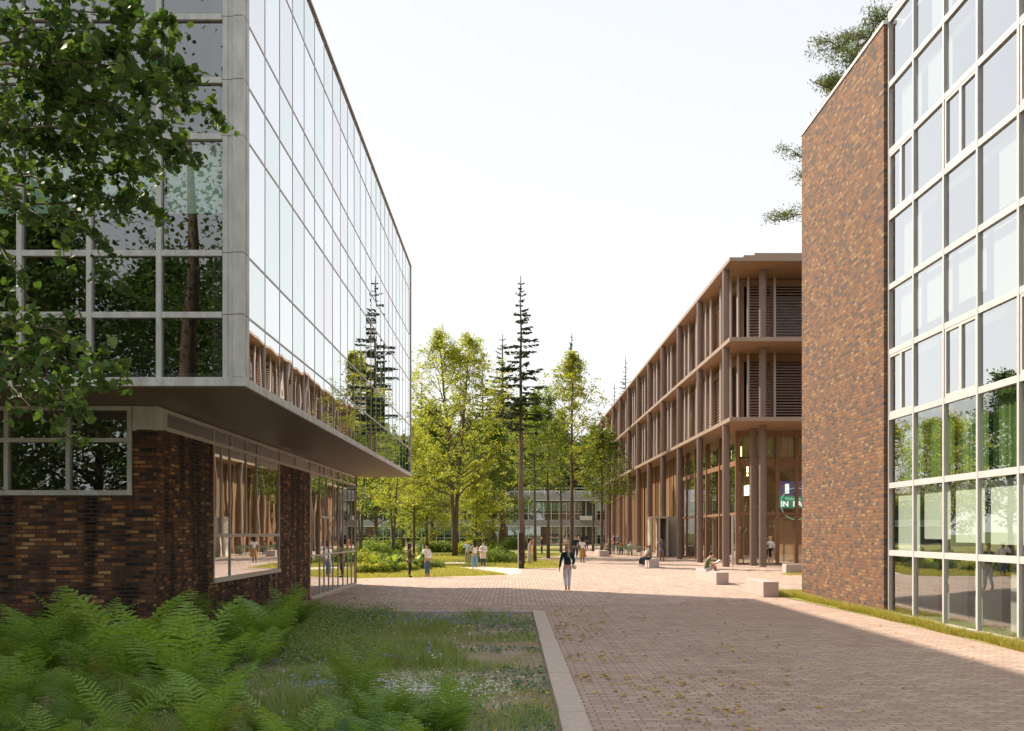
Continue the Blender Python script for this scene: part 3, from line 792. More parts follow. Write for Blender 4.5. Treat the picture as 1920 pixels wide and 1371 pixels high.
for i in range(90):
    x = 14.2 + rk.random() * 6; z = 1.0 + rk.random() * 3.6; s = rk.uniform(.05, .16)
    mb.box(x, x + s, 75.2, 75.4, z, z + s * 1.6)
mb.build('wall_display', M['white'], H)
em, n_, o_ = newmat('lamp_yellow'); e = N(n_, 'ShaderNodeEmission', i={'Color': (1, .85, .35, 1), 'Strength': 5.0}); n_.links.new(e.outputs[0], o_.inputs[0])
for y, z in ((66.0, 4.35), (66.6, 4.35), (67.2, 4.35), (68.0, 7.0), (69.4, 7.0), (70.8, 7.0), (66.2, 5.6), (69.0, 5.6), (72.0, 5.6), (73.6, 5.6)):  # extra strip lamps added among the few real ones to brighten the lobby
    MB().box(15.2, 15.27, y, y + .13, z, z + .65).build('strip_lamp', em, H)
# timber fin wall beyond the lobby
mb = MB(); rk = random.Random(9)
y = 82.0
while y < SY1 - 1:
    wd = rk.uniform(.3, .75)
    mb.box(XGf - rk.uniform(.0, .35), XGf + .2, y, y + wd, 0.02, 8.02)
    y += wd + rk.choice([0, 0, .12])
mb.build('timber_wall', M['timber'], H)
mb = MB()   # pale timber porch
for x in (10.95, 11.6, 12.25): mb.box(x, x + .12, 81.0, 82.6, 0, 3.05)
mb.box(10.95, 12.37, 81.0, 82.6, 3.052, 3.2)
mb.box(12.37, 13.2, 82.2, 82.6, 0, 3.2)
mb.build('entrance_porch', M['path'], H)
mb = MB()
for x, y in ((13.0, 60.3), (15.0, 61.0)):
    mb.tube([(x, y, 0), (x, y, 3.0)], .07, 8)
mb.build('door_post', M['fin'], H)
MB().box(11.97, 12.03, 130, 146.5, 9.3, 9.36).build('balcony_rail', M['white_frame'], H)

# welcome banner hung inside the lobby
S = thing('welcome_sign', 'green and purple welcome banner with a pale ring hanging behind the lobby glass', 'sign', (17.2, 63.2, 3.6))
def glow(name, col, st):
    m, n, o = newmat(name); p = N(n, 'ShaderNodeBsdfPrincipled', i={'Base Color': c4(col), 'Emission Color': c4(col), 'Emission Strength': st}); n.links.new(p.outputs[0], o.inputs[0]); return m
gm = glow('banner_green_glow', (.03, .26, .17), .35); pm = glow('banner_purple_glow', (.08, .06, .20), .3); rm = glow('ring_mint_glow', (.30, .62, .48), .4); wm = glow('lettering_white_glow', (.85, .90, .88), .6)  # faint emission added to lift the shaded banner, which is no lamp
MB().box(-1.0, 1.3, 0, .03, .75, 1.55).mesh('x', gm)
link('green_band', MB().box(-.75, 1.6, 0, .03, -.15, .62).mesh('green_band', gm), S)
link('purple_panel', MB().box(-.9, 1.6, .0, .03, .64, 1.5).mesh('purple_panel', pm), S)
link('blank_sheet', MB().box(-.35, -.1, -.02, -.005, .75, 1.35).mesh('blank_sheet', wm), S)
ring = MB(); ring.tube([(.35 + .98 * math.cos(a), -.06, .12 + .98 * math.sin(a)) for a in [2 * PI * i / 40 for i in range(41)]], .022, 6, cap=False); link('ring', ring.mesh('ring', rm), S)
def text(body, size, loc, mat, parent, name='lettering', ext=.006):
    cu = bpy.data.curves.new(name, 'FONT'); cu.body = body; cu.size = size; cu.extrude = ext; cu.resolution_u = 3; cu.offset = .03 * size
    t = bpy.data.objects.new('tmp', cu); C.objects.link(t)
    dg = bpy.context.evaluated_depsgraph_get()
    me = bpy.data.meshes.new_from_object(t.evaluated_get(dg)); bpy.data.objects.remove(t)
    me.materials.clear(); me.materials.append(mat)
    return link(name, me, parent, loc, (R(90), 0, 0))
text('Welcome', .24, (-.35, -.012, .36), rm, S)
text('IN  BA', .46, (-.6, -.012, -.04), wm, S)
link('hanging_wire', MB().box(-.7, -.69, 0, .01, 1.5, 2.8).box(1.4, 1.41, 0, .01, 1.5, 2.8).mesh('hanging_wire', M['black']), S)

# ---------------------------------------------------------------- low glazed building at the back
LX0, LX1, LY = -46.0, 16.0, 150.0
L = thing('low_office_building', 'long two storey office behind the trees with grey bands and pale teal blinds', 'building', (-15, LY, 0))
mb = MB()
mb.box(LX0, LX1, LY - .3, LY + 12, 6.53, 7.45)
mb.box(LX0, LX1, LY - .2, LY + 12, 2.75, 3.64)
mb.box(LX0, LX1, LY - .1, LY + 1, -.1, .12)
mb.build('fascia_band', M['concrete'], L)
mb = MB(); mb.box(LX0, LX1, LY - .33, LY - .302, 6.50, 6.62); mb.box(LX0, LX1, LY - .23, LY - .202, 2.72, 2.84); mb.box(LX0, LX1, LY - .13, LY - .102, .0, .14); mb.build('white_trim', M['white'], L)
mb = MB(); mb.box(LX0, LX1, LY + 1.5, LY + 11.5, .1, 6.5); mb.build('inner_wall', M['interior'], L)
pm_ = MB().box(0, 1.04, 0, .02, 0, 1.35).mesh('blind', M['blind_teal'])
fm_ = MB()
fm_.box(0, .08, 0, .1, 0, 2.7); fm_.box(.08, 1.12, 0, .09, 0, .06); fm_.box(.08, 1.12, 0, .09, .95, 1.01)
fme = fm_.mesh('window', M['white'])
gm_ = MB().box(0, 1.04, 0, .01, 0, 2.6).mesh('pane', M['glass'])
i = 0; x = -29.0
rk = random.Random(4)
while x < 9.2:
    for z in (.12, 3.66):
        f = link('window', fme, L, (x - L.location.x, .0, z))
        link('pane', gm_, f, (.08, .04, .05))
        f2 = link('blind', pm_, f, (.09, .15, 2.7 - 1.35 + rk.choice([0, 0, 0, .25])))
    x += 1.12
for xx in (-21.5, -3.6, 4.2):
    MB().box(xx, xx + 1.2, LY - .15, LY + .2, .1, 2.72).build('brick_pier', M['brick_warm'], L)
mb = MB(); mb.box(9.4, 12.2, LY + .2, LY + .3, .1, 6.5); mb.build('entrance_glazing', M['door_green'], L)
mb = MB(); mb.box(9.9, 11.8, LY - 1.0, LY + .1, 3.66, 4.3)
for xx in (9.3, 10.8, 12.2): mb.box(xx, xx + .1, LY + .05, LY + .19, .1, 6.5)
mb.build('entrance_canopy', M['white'], L)
for x in (12.4, 13.6, 14.8):
    for z in (.12, 3.66):
        f = link('window', fme, L, (x - L.location.x, .0, z)); link('blind', pm_, f, (.09, .15, 1.35))
mb = MB()
for z in (7.95, 8.4): mb.tube([(LX0 + 20, LY + .3, z), (LX1, LY + .3, z)], .04, 5)
x = LX0 + 20
while x < LX1: mb.tube([(x, LY + .3, 7.4), (x, LY + .3, 8.4)], .035, 5); x += 2.2
mb.build('roof_railing', M['white'], L)
MB().box(-2, 15, LY + 2, LY + 9, 7.45, 8.1).build('roof_plant_room', M['concrete'], L)

# ---------------------------------------------------------------- vegetation builders
def rot_vecs(rs, n):
    v = rs.normal(size=(n, 3)); v /= np.linalg.norm(v, axis=1)[:, None]; return v
def leaf_quads(centers, size, rs, flat=.5, aspect=.62, droop=0.0, hexa=False):
    """leaf blades as folded diamonds; returns verts, faces"""
    n = len(centers)
    nrm = rs.normal(size=(n, 3)); nrm[:, 2] = np.abs(nrm[:, 2]) + flat; nrm /= np.linalg.norm(nrm, axis=1)[:, None]
    d = rs.normal(size=(n, 3)); d[:, 2] -= droop
    d -= (d * nrm).sum(1)[:, None] * nrm; d /= np.linalg.norm(d, axis=1)[:, None] + 1e-9
    s = np.cross(nrm, d)
    L = (size * rs.uniform(.65, 1.3, n))[:, None]; W = L * aspect
    c = centers
    if not hexa:
        v = np.stack([c - d * L * .5, c + s * W * .5, c + d * L * .5, c - s * W * .5], 1)
        return v.reshape(-1, 3), np.arange(n * 4).reshape(n, 4)
    fold = nrm * W * .12
    # two quads sharing the midrib: base, side, shoulder, tip - heart shaped
    b0 = c - d * L * .38; tip = c + d * L * .62 - nrm * L * .08
    r1 = c - d * L * .30 + s * W * .42 + fold; r2 = c + d * L * .18 + s * W * .42 + fold
    l1 = c - d * L * .30 - s * W * .42 + fold; l2 = c + d * L * .18 - s * W * .42 + fold
    v = np.stack([b0, r1, r2, tip, l2, l1], 1).reshape(-1, 3)
    k = np.arange(n)[:, None] * 6
    f = np.concatenate([k + np.array([[0, 1, 2, 3]]), k + np.array([[0, 3, 4, 5]])], 1).reshape(-1, 4)
    return v, f

def broad_tree(seed, H, base, rad, nl=34, leaves=16000, leaf=.2, lm='leaf_mid', tr=.2, forks=1, up=.9, clump=.35, topw=.35, bark='bark', lean=0):
    rs = np.random.RandomState(seed); mb = MB()
    top = H * .93
    stems = []
    for k in range(forks):
        az = 2 * PI * k / max(1, forks) + rs.uniform(0, 1)
        sp = 0 if forks == 1 else rad * .22
        pts = []
        for i in range(9):
            t = i / 8
            o = sp * t ** 1.4
            pts.append((math.cos(az) * o + .05 * H * .2 * rs.normal() * t * .5, math.sin(az) * o + .05 * H * .2 * rs.normal() * t * .5, top * t - (.15 if i == 0 else 0)))
        rr = [tr * (1.25 if i == 0 else 1) * (1 - .88 * (i / 8)) / (1 if forks == 1 else 1.25) + .01 for i in range(9)]
        mb.tube(pts, rr, 8); stems.append(pts)
    tips = []
    for i in range(nl):
        st = stems[i % forks]
        u = (i + rs.uniform(0, .8)) / nl
        h = base + (top - base) * u
        t = h / top * 8; a = int(min(7, t)); f = t - a
        p0 = Vector(st[a]).lerp(Vector(st[min(8, a + 1)]), min(1, f))
        prof = math.sin(PI * min(1, (u * .8 + .22)) ** .9) * (1 - topw * u) + .1
        Lb = rad * prof * rs.uniform(.75, 1.15)
        az = i * 2.4 + rs.uniform(-.4, .4)
        elev = .35 + up * .6 * u + rs.uniform(-.1, .25)
        d = Vector((math.cos(az) * math.cos(elev), math.sin(az) * math.cos(elev), math.sin(elev)))
        pts = [p0]; 
        for k in range(4):
            dd = (d + Vector(rs.normal(size=3) * .16)).normalized(); dd.z += .10 * k * (up - .3)
            pts.append(pts[-1] + dd * Lb / 4)
        r0 = max(.015, tr * .36 * (1 - .7 * u))
        mb.tube(pts, [r0, r0 * .75, r0 * .5, r0 * .32, .008], 5, cap=False)
        for k in range(7):
            q = rs.uniform(.25, 1.0) * 4; a2 = int(min(3, q)); s0 = pts[a2].lerp(pts[a2 + 1], q - a2)
            d2 = (d * .6 + Vector(rs.normal(size=3) * .75)).normalized(); L2 = Lb * rs.uniform(.22, .45)
            e = s0 + d2 * L2; m_ = s0.lerp(e, .5) + Vector(rs.normal(size=3)) * L2 * .08
            mb.tube([s0, m_, e], [r0 * .3, r0 * .2, .005], 4, cap=False)
            tips.append((s0, e))
    tr_me = mb.mesh('trunk', M[bark], smooth=True)
    S = np.array([list(a) for a, b in tips]); E = np.array([list(b) for a, b in tips])
    # leaf sprays: clusters strung along the twigs
    ncl = leaves // 14
    ix = rs.randint(0, len(tips), ncl); t = rs.uniform(.3, 1.08, ncl)[:, None]
    cc = S[ix] * (1 - t) + E[ix] * t + rs.normal(size=(ncl, 3)) * clump * .6
    c = np.repeat(cc, 14, axis=0) + rs.normal(size=(ncl * 14, 3)) * np.array([clump, clump, clump * .55]) * .55
    v, f = leaf_quads(c, leaf, rs, flat=.7, aspect=.6)
    cr = np_mesh('crown', v, f, M[lm])
    return tr_me, cr

def spruce(seed, H, base, rad, tr, nwh=34, mat='needles', gap=.15, needles=9000, bark='bark_red', droop=.18, pine=False):
    rs = np.random.RandomState(seed); mb = MB()
    pts = [(rs.normal() * .03 * (i > 0), rs.normal() * .03 * (i > 0), H * i / 10 - (.2 if i == 0 else 0)) for i in range(11)]
    mb.tube(pts, [tr * (1.2 if i == 0 else 1) * (1 - .93 * i / 10) + .012 for i in range(11)], 9)
    P = []; D = []; LW = []
    for i in range(nwh):
        u = (i + rs.uniform(-.3, .3)) / nwh; u = max(0, min(.985, u))
        h = base + (H * .99 - base) * u
        nb = rs.randint(3, 6)
        for k in range(nb):
            if rs.rand() < gap: continue
            az = rs.uniform(0, 2 * PI)
            Lb = (rad * (1 - u) ** .85 + .12) * rs.uniform(.55, 1.15)
            if u < .25: Lb *= .55 + 1.8 * u
            el = .1 + .5 * u ** 3 - rs.uniform(0, .12)
            d = Vector((math.cos(az), math.sin(az), math.tan(el)))
            q = [Vector((0, 0, h))]
            for s in range(4):
                dz = -droop * (s + .3) / 4 * (1 - .6 * u) + (.25 if s == 3 else 0) * .6
                q.append(q[-1] + Vector((d.x, d.y, d.z + dz)).normalized() * Lb / 4)
            r0 = max(.008, tr * .16 * (1 - u))
            mb.tube(q, [r0, r0 * .8, r0 * .6, r0 * .4, .004], 4, cap=False)
            m = max(4, int(needles / (nwh * 4.0) * (Lb / rad + .25)))
            for s in range(m):
                t = rs.uniform(.12, 1.0) * 4; a = int(min(3, t)); pp = q[a].lerp(q[a + 1], t - a)
                side = Vector((-d.y, d.x, 0)) * rs.normal() * Lb * .16 * (1.15 - t / 4)
                P.append(list(pp + side + Vector((0, 0, -abs(rs.normal()) * .06 * Lb)))); D.append(az); LW.append(.10 + .09 * Lb)
    tr_me = mb.mesh('trunk', M[bark], smooth=True)
    P = np.array(P); n = len(P); LW = np.array(LW)
    ang = np.array(D) + rs.normal(size=n) * .7
    d = np.stack([np.cos(ang), np.sin(ang), rs.normal(size=n) * .25 - .25], 1); d /= np.linalg.norm(d, axis=1)[:, None]
    nr = rs.normal(size=(n, 3)) * .5 + np.array([0, 0, 1.0]); nr -= (nr * d).sum(1)[:, None] * d; nr /= np.linalg.norm(nr, axis=1)[:, None]
    s = np.cross(nr, d); L = (LW * rs.uniform(.7, 1.5, n))[:, None]; W = L * .26
    v = np.stack([P - d * L * .5, P + s * W, P + d * L * .6, P - s * W], 1).reshape(-1, 3)
    cr = np_mesh('crown', v, np.arange(n * 4).reshape(n, 4), M[mat])
    return tr_me, cr

def plant_tree(name, label, meshes, x, y, rz=0, s=1.0, group=None, cat='tree', z=0):
    t = thing(name, label, cat, (x, y, z), rz, group)
    t.scale = (s, s, s) if not hasattr(s, '__len__') else s
    link('trunk', meshes[0], t); link('crown', meshes[1], t)
    return t
def tx(px, d): return (px - 960) / F * d

# the trees of the lawn
big = broad_tree(21, 18.9, 4.6, 6.6, nl=58, leaves=23000, leaf=.19, lm='leaf_yellow', tr=.24, up=1.0, forks=2, clump=.36, topw=.5)
plant_tree('broadleaf_tree', 'tallest yellow green broadleaf tree on the lawn with a forked trunk', big, tx(853, 83), 83, .4)
low1 = broad_tree(33, 9.5, 1.2, 3.0, nl=30, leaves=14000, leaf=.18, lm='leaf_yellow', tr=.12, up=.6, clump=.4)
plant_tree('broadleaf_tree', 'low bushy golden tree at the foot of the tallest lawn tree', low1, tx(800, 92), 92, 1.0)
plant_tree('broadleaf_tree', 'golden understorey tree right of the tallest lawn tree', low1, tx(893, 96), 96, 3.1, .95)
spr = spruce(5, 17.6, 8.0, 1.9, .18, nwh=34, needles=8000, gap=.34)
plant_tree('spruce_tree', 'tall thin spruce with a bare lower trunk rising behind the brick post', spr, tx(977, 62.5), 62.5, .3)
spr2 = spruce(8, 31, 11, 5.4, .5, nwh=30, needles=15000, gap=.3, droop=.1)
plant_tree('spruce_tree', 'dark thick trunked conifer between the tallest lawn tree and the thin spruce', spr2, tx(942, 128), 128, 1.2, (1, 1, .86))
slim = broad_tree(44, 15.5, 5.0, 3.5, nl=44, leaves=10500, leaf=.17, lm='leaf_yellow', tr=.13, up=1.2, clump=.30)
slim2 = broad_tree(45, 12.0, 4.5, 1.9, nl=30, leaves=5200, leaf=.15, lm='leaf_mid', tr=.10, up=1.2, clump=.28)
plant_tree('broadleaf_tree', 'airy yellow green tree with a dark trunk beside the white entrance canopy', slim, tx(1072, 84), 84, .7, (1.1, 1.1, 1.13))
spr3 = spruce(12, 23, 15, 1.8, .22, nwh=24, needles=5000, gap=.15)
plant_tree('spruce_tree', 'spruce tip poking out of the airy yellow green crown', spr3, tx(1072, 108), 108, 0)
plant_tree('broadleaf_tree', 'slender tree on the grass patch beside the brick post', slim2, tx(1003, 68), 68, 2.0, 1.0)
plant_tree('broadleaf_tree', 'slender tree between the suited man and the walking woman', slim2, tx(1028, 77), 77, 4.0, 1.1)
plant_tree('broadleaf_tree', 'slender tree with a pale trunk right of the stone bench by the cafe tables', slim2, tx(1128, 84), 84, 5.0, (1.1, 1.1, .92))
plant_tree('broadleaf_tree', 'slender tree close to the hall colonnade behind the cafe tables', slim2, tx(1143, 88), 88, .3, (1.2, 1.2, .95))
plant_tree('broadleaf_tree', 'slender tree with a reddish trunk near the far end of the hall', slim2, tx(1112, 104), 104, 1.3, 1.15)
plant_tree('broadleaf_tree', 'slender tree behind the group of people in front of the entrance', slim2, tx(1052, 98), 98, 3.3, 1.2)
mapl = broad_tree(52, 10.5, 3.2, 3.4, nl=30, leaves=8500, leaf=.17, lm='leaf_yellow', tr=.11, up=.5, forks=2, clump=.34)
plant_tree('maple_tree', 'small golden maple nearest the glass doors under the overhang', mapl, tx(676, 66), 66, .2, .95)
plant_tree('maple_tree', 'forked maple left of the two women talking', mapl, tx(738, 74), 74, 2.2, 1.05)
plant_tree('maple_tree', 'maple standing behind the woman in the white blouse', mapl, tx(776, 88), 88, 4.1, 1.1)
darkb = broad_tree(61, 16, 2.5, 5.2, nl=40, leaves=15000, leaf=.30, lm='leaf_mid', tr=.25, up=.7, clump=.6)
darkb2 = broad_tree(62, 18, 3, 5.5, nl=40, leaves=15000, leaf=.34, lm='leaf_dark', tr=.28, up=.6, clump=.7)
plant_tree('broadleaf_tree', 'mid green tree standing behind the overhanging corner of the glass office', darkb, tx(705, 112), 112, .5)
plant_tree('broadleaf_tree', 'mid green tree left behind the tallest lawn tree', darkb, tx(810, 120), 120, 2.5, 1.1)
plant_tree('broadleaf_tree', 'dense tree filling the gap between the maple and the low office', darkb2, tx(755, 132), 132, 1.5, .9)
plant_tree('broadleaf_tree', 'mid green tree right behind the dark conifer', darkb, tx(925, 118), 118, 3.7, .95)
for i, (x, y, me, s) in enumerate([(-24, 58, darkb, .8), (-31, 66, darkb2, .9), (-40, 74, darkb, 1.0), (-22, 82, darkb2, .85), (-50, 84, darkb2, 1.1), (-33, 92, darkb, 1.0), (-60, 95, darkb, 1.1), (-44, 104, darkb2, 1.1), (-28, 108, darkb, .9), (-70, 110, darkb2, 1.2), (-56, 120, darkb, 1.1),
                                  (-18, 62, darkb, .7), (-26, 70, darkb2, .75), (-36, 56, darkb2, .8), (-48, 64, darkb, .9), (-62, 72, darkb2, 1.0), (-80, 84, darkb, 1.2), (-84, 104, darkb2, 1.2), (-75, 125, darkb2, 1.2)]):
    plant_tree('broadleaf_tree', 'broadleaf tree hidden behind the glass office and mirrored in the right hand glazing', me, x, y, i * 1.1, s, 'trees mirrored in the right hand glazing')
for x, y, s, q in ((18.5, 44, .95, 0), (23.5, 50, 1.0, 2), (28, 43, 1.1, 4)):
    plant_tree('maple_tree', 'golden maple hidden behind the brick flank and mirrored in the lobby glass', mapl, x, y, q, s, 'maples mirrored in the lobby glass')
cg = 'woodland trees behind the low office building'
rk = random.Random(14)
for i in range(26):
    d = rk.uniform(168, 215)
    px = 640 + i * 22 + rk.uniform(-12, 12)
    me = rk.choice([darkb, darkb2, darkb2, big])
    s = rk.uniform(1.15, 1.5) * (d / 190)
    if px > 1000: s *= .86
    plant_tree('woodland_tree', 'broadleaf tree in the wood rising behind the low office building', me, tx(px, d), d, rk.uniform(0, 6), s, cg)
for px, d, s in ((700, 190, .95), (905, 180, 1.0), (790, 196, 1.0), (1020, 205, .8)):
    plant_tree('woodland_conifer', 'dark conifer among the woodland behind the low office building', spr2, tx(px, d), d, rk.uniform(0, 6), s, 'conifers in the far wood')
spr4 = spruce(15, 40, 12, 5.2, .45, nwh=42, needles=9000, gap=.08)
plant_tree('spruce_tree', 'distant spruce with its top showing above the hall roof, the taller of two', spr4, tx(1173, 210), 210, 0, .95)
plant_tree('spruce_tree', 'distant spruce with its top showing above the hall roof, the shorter of two', spr4, tx(1152, 206), 206, 2, .80)
# pine behind the brick flank
def pine(seed, H, base, rad, tr, nb=26, n=9000, mat='needles_warm'):
    rs = np.random.RandomState(seed); mb = MB()
    pts = [(rs.normal() * .12 * (i > 0), rs.normal() * .12 * (i > 0), H * i / 8 - (.2 if i == 0 else 0)) for i in range(9)]
    mb.tube(pts, [tr * (1 - .8 * i / 8) for i in range(9)], 9)
    C_ = []
    for i in range(nb):
        u = i / (nb - 1); h = base + (H - base) * u
        az = i * 2.4 + rs.uniform(-.5, .5); Lb = rad * (1.0 - .55 * u) * rs.uniform(.65, 1.15)
        d = Vector((math.cos(az), math.sin(az), rs.uniform(-.05, .35) + .4 * u)); q = [Vector((0, 0, h))]
        for s in range(5): q.append(q[-1] + (d + Vector(rs.normal(size=3) * .22)).normalized() * Lb / 5)
        mb.tube(q, [tr * .3 * (1 - .16 * s) for s in range(6)], 5, cap=False)
        for s in range(7):
            a = rs.randint(2, 5); s0 = q[a].lerp(q[a + 1] if a < 5 else q[a], rs.rand()); e = s0 + Vector((rs.normal() * .5, rs.normal() * .5, rs.uniform(-.05, .35)))
            mb.tube([s0, e], [tr * .07, .006], 4, cap=False); C_.append(list(e)); C_.append(list(s0.lerp(e, .6)))
    C_ = np.array(C_); ix = rs.randint(0, len(C_), n)
    c = C_[ix] + rs.normal(size=(n, 3)) * np.array([.2, .2, .10])
    v, f = leaf_quads(c, .15, rs, flat=.2, aspect=.22)
    return mb.mesh('trunk', M['bark_red'], True), np_mesh('crown', v, f, M[mat])
pn = pine(71, 20.6, 14.5, 3.1, .2, nb=17, n=20000)
plant_tree('pine_tree', 'pine whose branches show above and left of the sunlit brick flank', pn, 13.0, 38.5, .6)
pn2 = pine(72, 17.4, 15.0, 3.4, .16, nb=6, n=6000)
plant_tree('pine_tree', 'pine reaching out in front of the hall beside the brick flank', pn2, 13.3, 42, 2.2, (1, 1, 1))
pn3 = pine(73, 22, 9, 5, .35, nb=36, n=24000)
# trees behind the camera mirrored in glazing; left-hand ones added to shade the bed
bg_ = broad_tree(81, 15, 2.5, 5.5, nl=44, leaves=17000, leaf=.26, lm='leaf_dark', tr=.28, up=.7, clump=.6)
for i, (x, y, s, me) in enumerate([(-13, 2, 1.0, bg_), (-10, -9, 1.15, bg_), (-18, -3, 1.2, bg_), (-3, -14, .95, bg_), (-22, 8, 1.1, bg_), (-7.5, -20, 1.3, bg_), (4, -24, 1.1, bg_), (-16, -17, 1.3, bg_), (14, -16, .9, bg_), (-24.0, -12, 1.3, bg_)]):
    s *= .78
    plant_tree('broadleaf_tree', 'dark leafed tree out of view, mirrored in the office glazing and shading the bed', me, x, y, i * 1.3, s, 'trees mirrored in the glazing')

# foreground tree at the left edge: trunk out of frame, sprays of heart shaped leaves hanging in
rs = np.random.RandomState(91)
mb = MB()
FT = Vector((-6.9, 8.4, 0))
mb.tube([(-6.9, 8.4, -.2), (-6.85, 8.35, 2.2), (-6.95, 8.2, 4.5), (-6.8, 8.1, 7.5), (-6.9, 8.2, 10.5)], [.26, .22, .19, .14, .05], 10)
sprays = [  # start px, end px, sag, n leaves, depth start, depth end
    ((-60, 40), (300, 50), 340), ((-60, 90), (345, 130), 420), ((-60, 150), (405, 205), 520), ((-60, 190), (300, 235), 430), ((-60, 0), (260, -10), 330), ((0, 60), (240, 110), 300),
    ((-60, 250), (372, 295), 430), ((-60, 300), (300, 330), 380), ((-40, 340), (295, 400), 330), ((60, 330), (225, 545), 200), ((-60, 380), (120, 440), 150), ((140, 380), (300, 395), 110), ((-60, 420), (60, 560), 90),
    ((-60, 130), (200, 190), 320), ((-60, 220), (180, 290), 320), ((20, 120), (330, 170), 260), ((-30, 620), (232, 690), 190), ((-30, 640), (225, 735), 170), ((-20, 660), (160, 790), 160), ((20, 690), (150, 850), 90), ((-60, 600), (140, 640), 60), ((-60, 700), (60, 760), 45),
    ((-60, -60), (230, -50), 200), ((100, 240), (260, 300), 180)]
LC = []
for (a, b, nlv) in sprays:
    d0 = rs.uniform(7.6, 8.8); d1 = rs.uniform(6.8, 8.6)
    if a[1] >= 590: d0, d1 = 7.2, rs.uniform(6.3, 7.0)
    A = Vector(px2(a[0], a[1], d0)); Bp = Vector(px2(b[0], b[1], d1))
    root = Vector((-6.9, 8.2, max(2.5, A.z - rs.uniform(.2, 1.2))))
    seg = [root, root.lerp(A, .5) + Vector((0, 0, .25)), A]
    L_ = (Bp - A).length
    for k in range(1, 7):
        t = k / 6; p = A.lerp(Bp, t); p.z += .22 * L_ * t * (1 - t) + rs.normal() * .02; p.y += rs.normal() * .04
        seg.append(p)
    n_ = len(seg)
    mb.tube(seg, [.011 * (1 - .85 * i / (n_ - 1)) + .0015 for i in range(n_)], 5, cap=False)
    side = int(nlv / 11)
    for k in range(side):
        t = rs.uniform(.0, 1.0) ** .85; q = 2 + t * 6; i0 = int(min(7, q)); s0 = seg[i0].lerp(seg[min(8, i0 + 1)], q - i0)
        wl = rs.uniform(.18, .42) * (1.15 - .5 * t)
        e = s0 + Vector((rs.uniform(-.2, .8), rs.normal() * .8, rs.normal() * .62 - .18)).normalized() * wl
        mid = s0.lerp(e, .5) + Vector((0, 0, .03))
        mb.tube([s0, mid, e], [.004, .003, .0015], 3, cap=False)
        for j in range(12):
            u = (j + rs.rand()) / 12
            p = s0.lerp(mid, u * 2) if u < .5 else mid.lerp(e, u * 2 - 1)
            LC.append(list(p + Vector((rs.normal() * .022, rs.normal() * .022, -.02 + rs.normal() * .018))))
LC = np.array(LC)
v, f = leaf_quads(LC, .066, rs, flat=.35, aspect=.92, droop=.5, hexa=True)
ft = thing('linden_tree', 'dark leafed tree whose sprays of heart shaped leaves hang in at the left edge', 'tree', tuple(FT))
o = link('trunk', mb.mesh('trunk', M['bark'], True, tuple(FT)), ft)
me = np_mesh('crown', v - np.array(list(FT)), f, M['leaf_dark']); link('crown', me, ft)
# the upper crown, out of frame above, that shades the bed
nU = 2500
cU = np.stack([rs.normal(size=nU) * 1.7 - 7.0, rs.normal(size=nU) * 1.7 + 8.2, rs.normal(size=nU) * 1.3 + 9.0], 1)
kx = (cU[:, 0] / np.maximum(.1, cU[:, 1]) * F + 960 < -30) | ((cU[:, 2] - 2) / np.maximum(.1, cU[:, 1]) * F > 1060)
v, f = leaf_quads(cU[kx], .11, rs, flat=.5, aspect=.9)
link('upper_crown', np_mesh('upper_crown', v - np.array(list(FT)), f, M['leaf_dark']), ft)

# ---------------------------------------------------------------- shrubs
def shrub_mesh(seed, rx, ry, h, n, leaf, mat, aspect=.5, hexa=False, flowers=None):
    rs = np.random.RandomState(seed)
    mounds = [(rs.uniform(-.6, .6) * rx, rs.uniform(-.5, .5) * ry, rs.uniform(.45, 1.0) * h, rs.uniform(.3, .6)) for _ in range(10)]
    c = []
    for k in range(n):
        m_ = mounds[rs.randint(10)]
        th = rs.uniform(0, 2 * PI); ph = math.acos(rs.uniform(0, 1)); r = rs.uniform(.7, 1.05)
        c.append((m_[0] + math.cos(th) * math.sin(ph) * rx * m_[3] * r, m_[1] + math.sin(th) * math.sin(ph) * ry * m_[3] * r, max(.02, math.cos(ph) * m_[2] * r)))
    v, f = leaf_quads(np.array(c), leaf, rs, flat=.6, aspect=aspect, hexa=hexa)
    return np_mesh('foliage', v, f, M[mat])
def stems_mesh(seed, n, rx, ry, h, r=.012):
    rs = np.random.RandomState(seed); mb = MB()
    for k in range(n):
        a = rs.uniform(0, 6.28); e = (math.cos(a) * rx * rs.rand() * .7, math.sin(a) * ry * rs.rand() * .7, h * rs.uniform(.5, .85))
        mb.tube([(e[0] * .2, e[1] * .2, -.05), (e[0] * .7, e[1] * .7, e[2] * .6), e], [r, r * .7, r * .3], 4, cap=False)
    return mb.mesh('stems', M['bark'])
stm = stems_mesh(3, 16, 1.2, .8, .8)
def shrub(name, label, me, x, y, s=1, group=None, rz=0):
    t = thing(name, label, 'shrub', (x, y, 0), rz, group); t.scale = (s, s, s) if not hasattr(s, '__len__') else s
    link('foliage', me, t); link('stems', stm, t); return t
sh_y = shrub_mesh(1, 1.6, 1.0, 1.0, 5000, .14, 'leaf_yellow', .55)
sh_m = shrub_mesh(2, 1.6, 1.1, 1.0, 5500, .12, 'leaf_mid', .5)
sh_d = shrub_mesh(3, 1.8, 1.2, 1.0, 6000, .10, 'leaf_mid', .45)
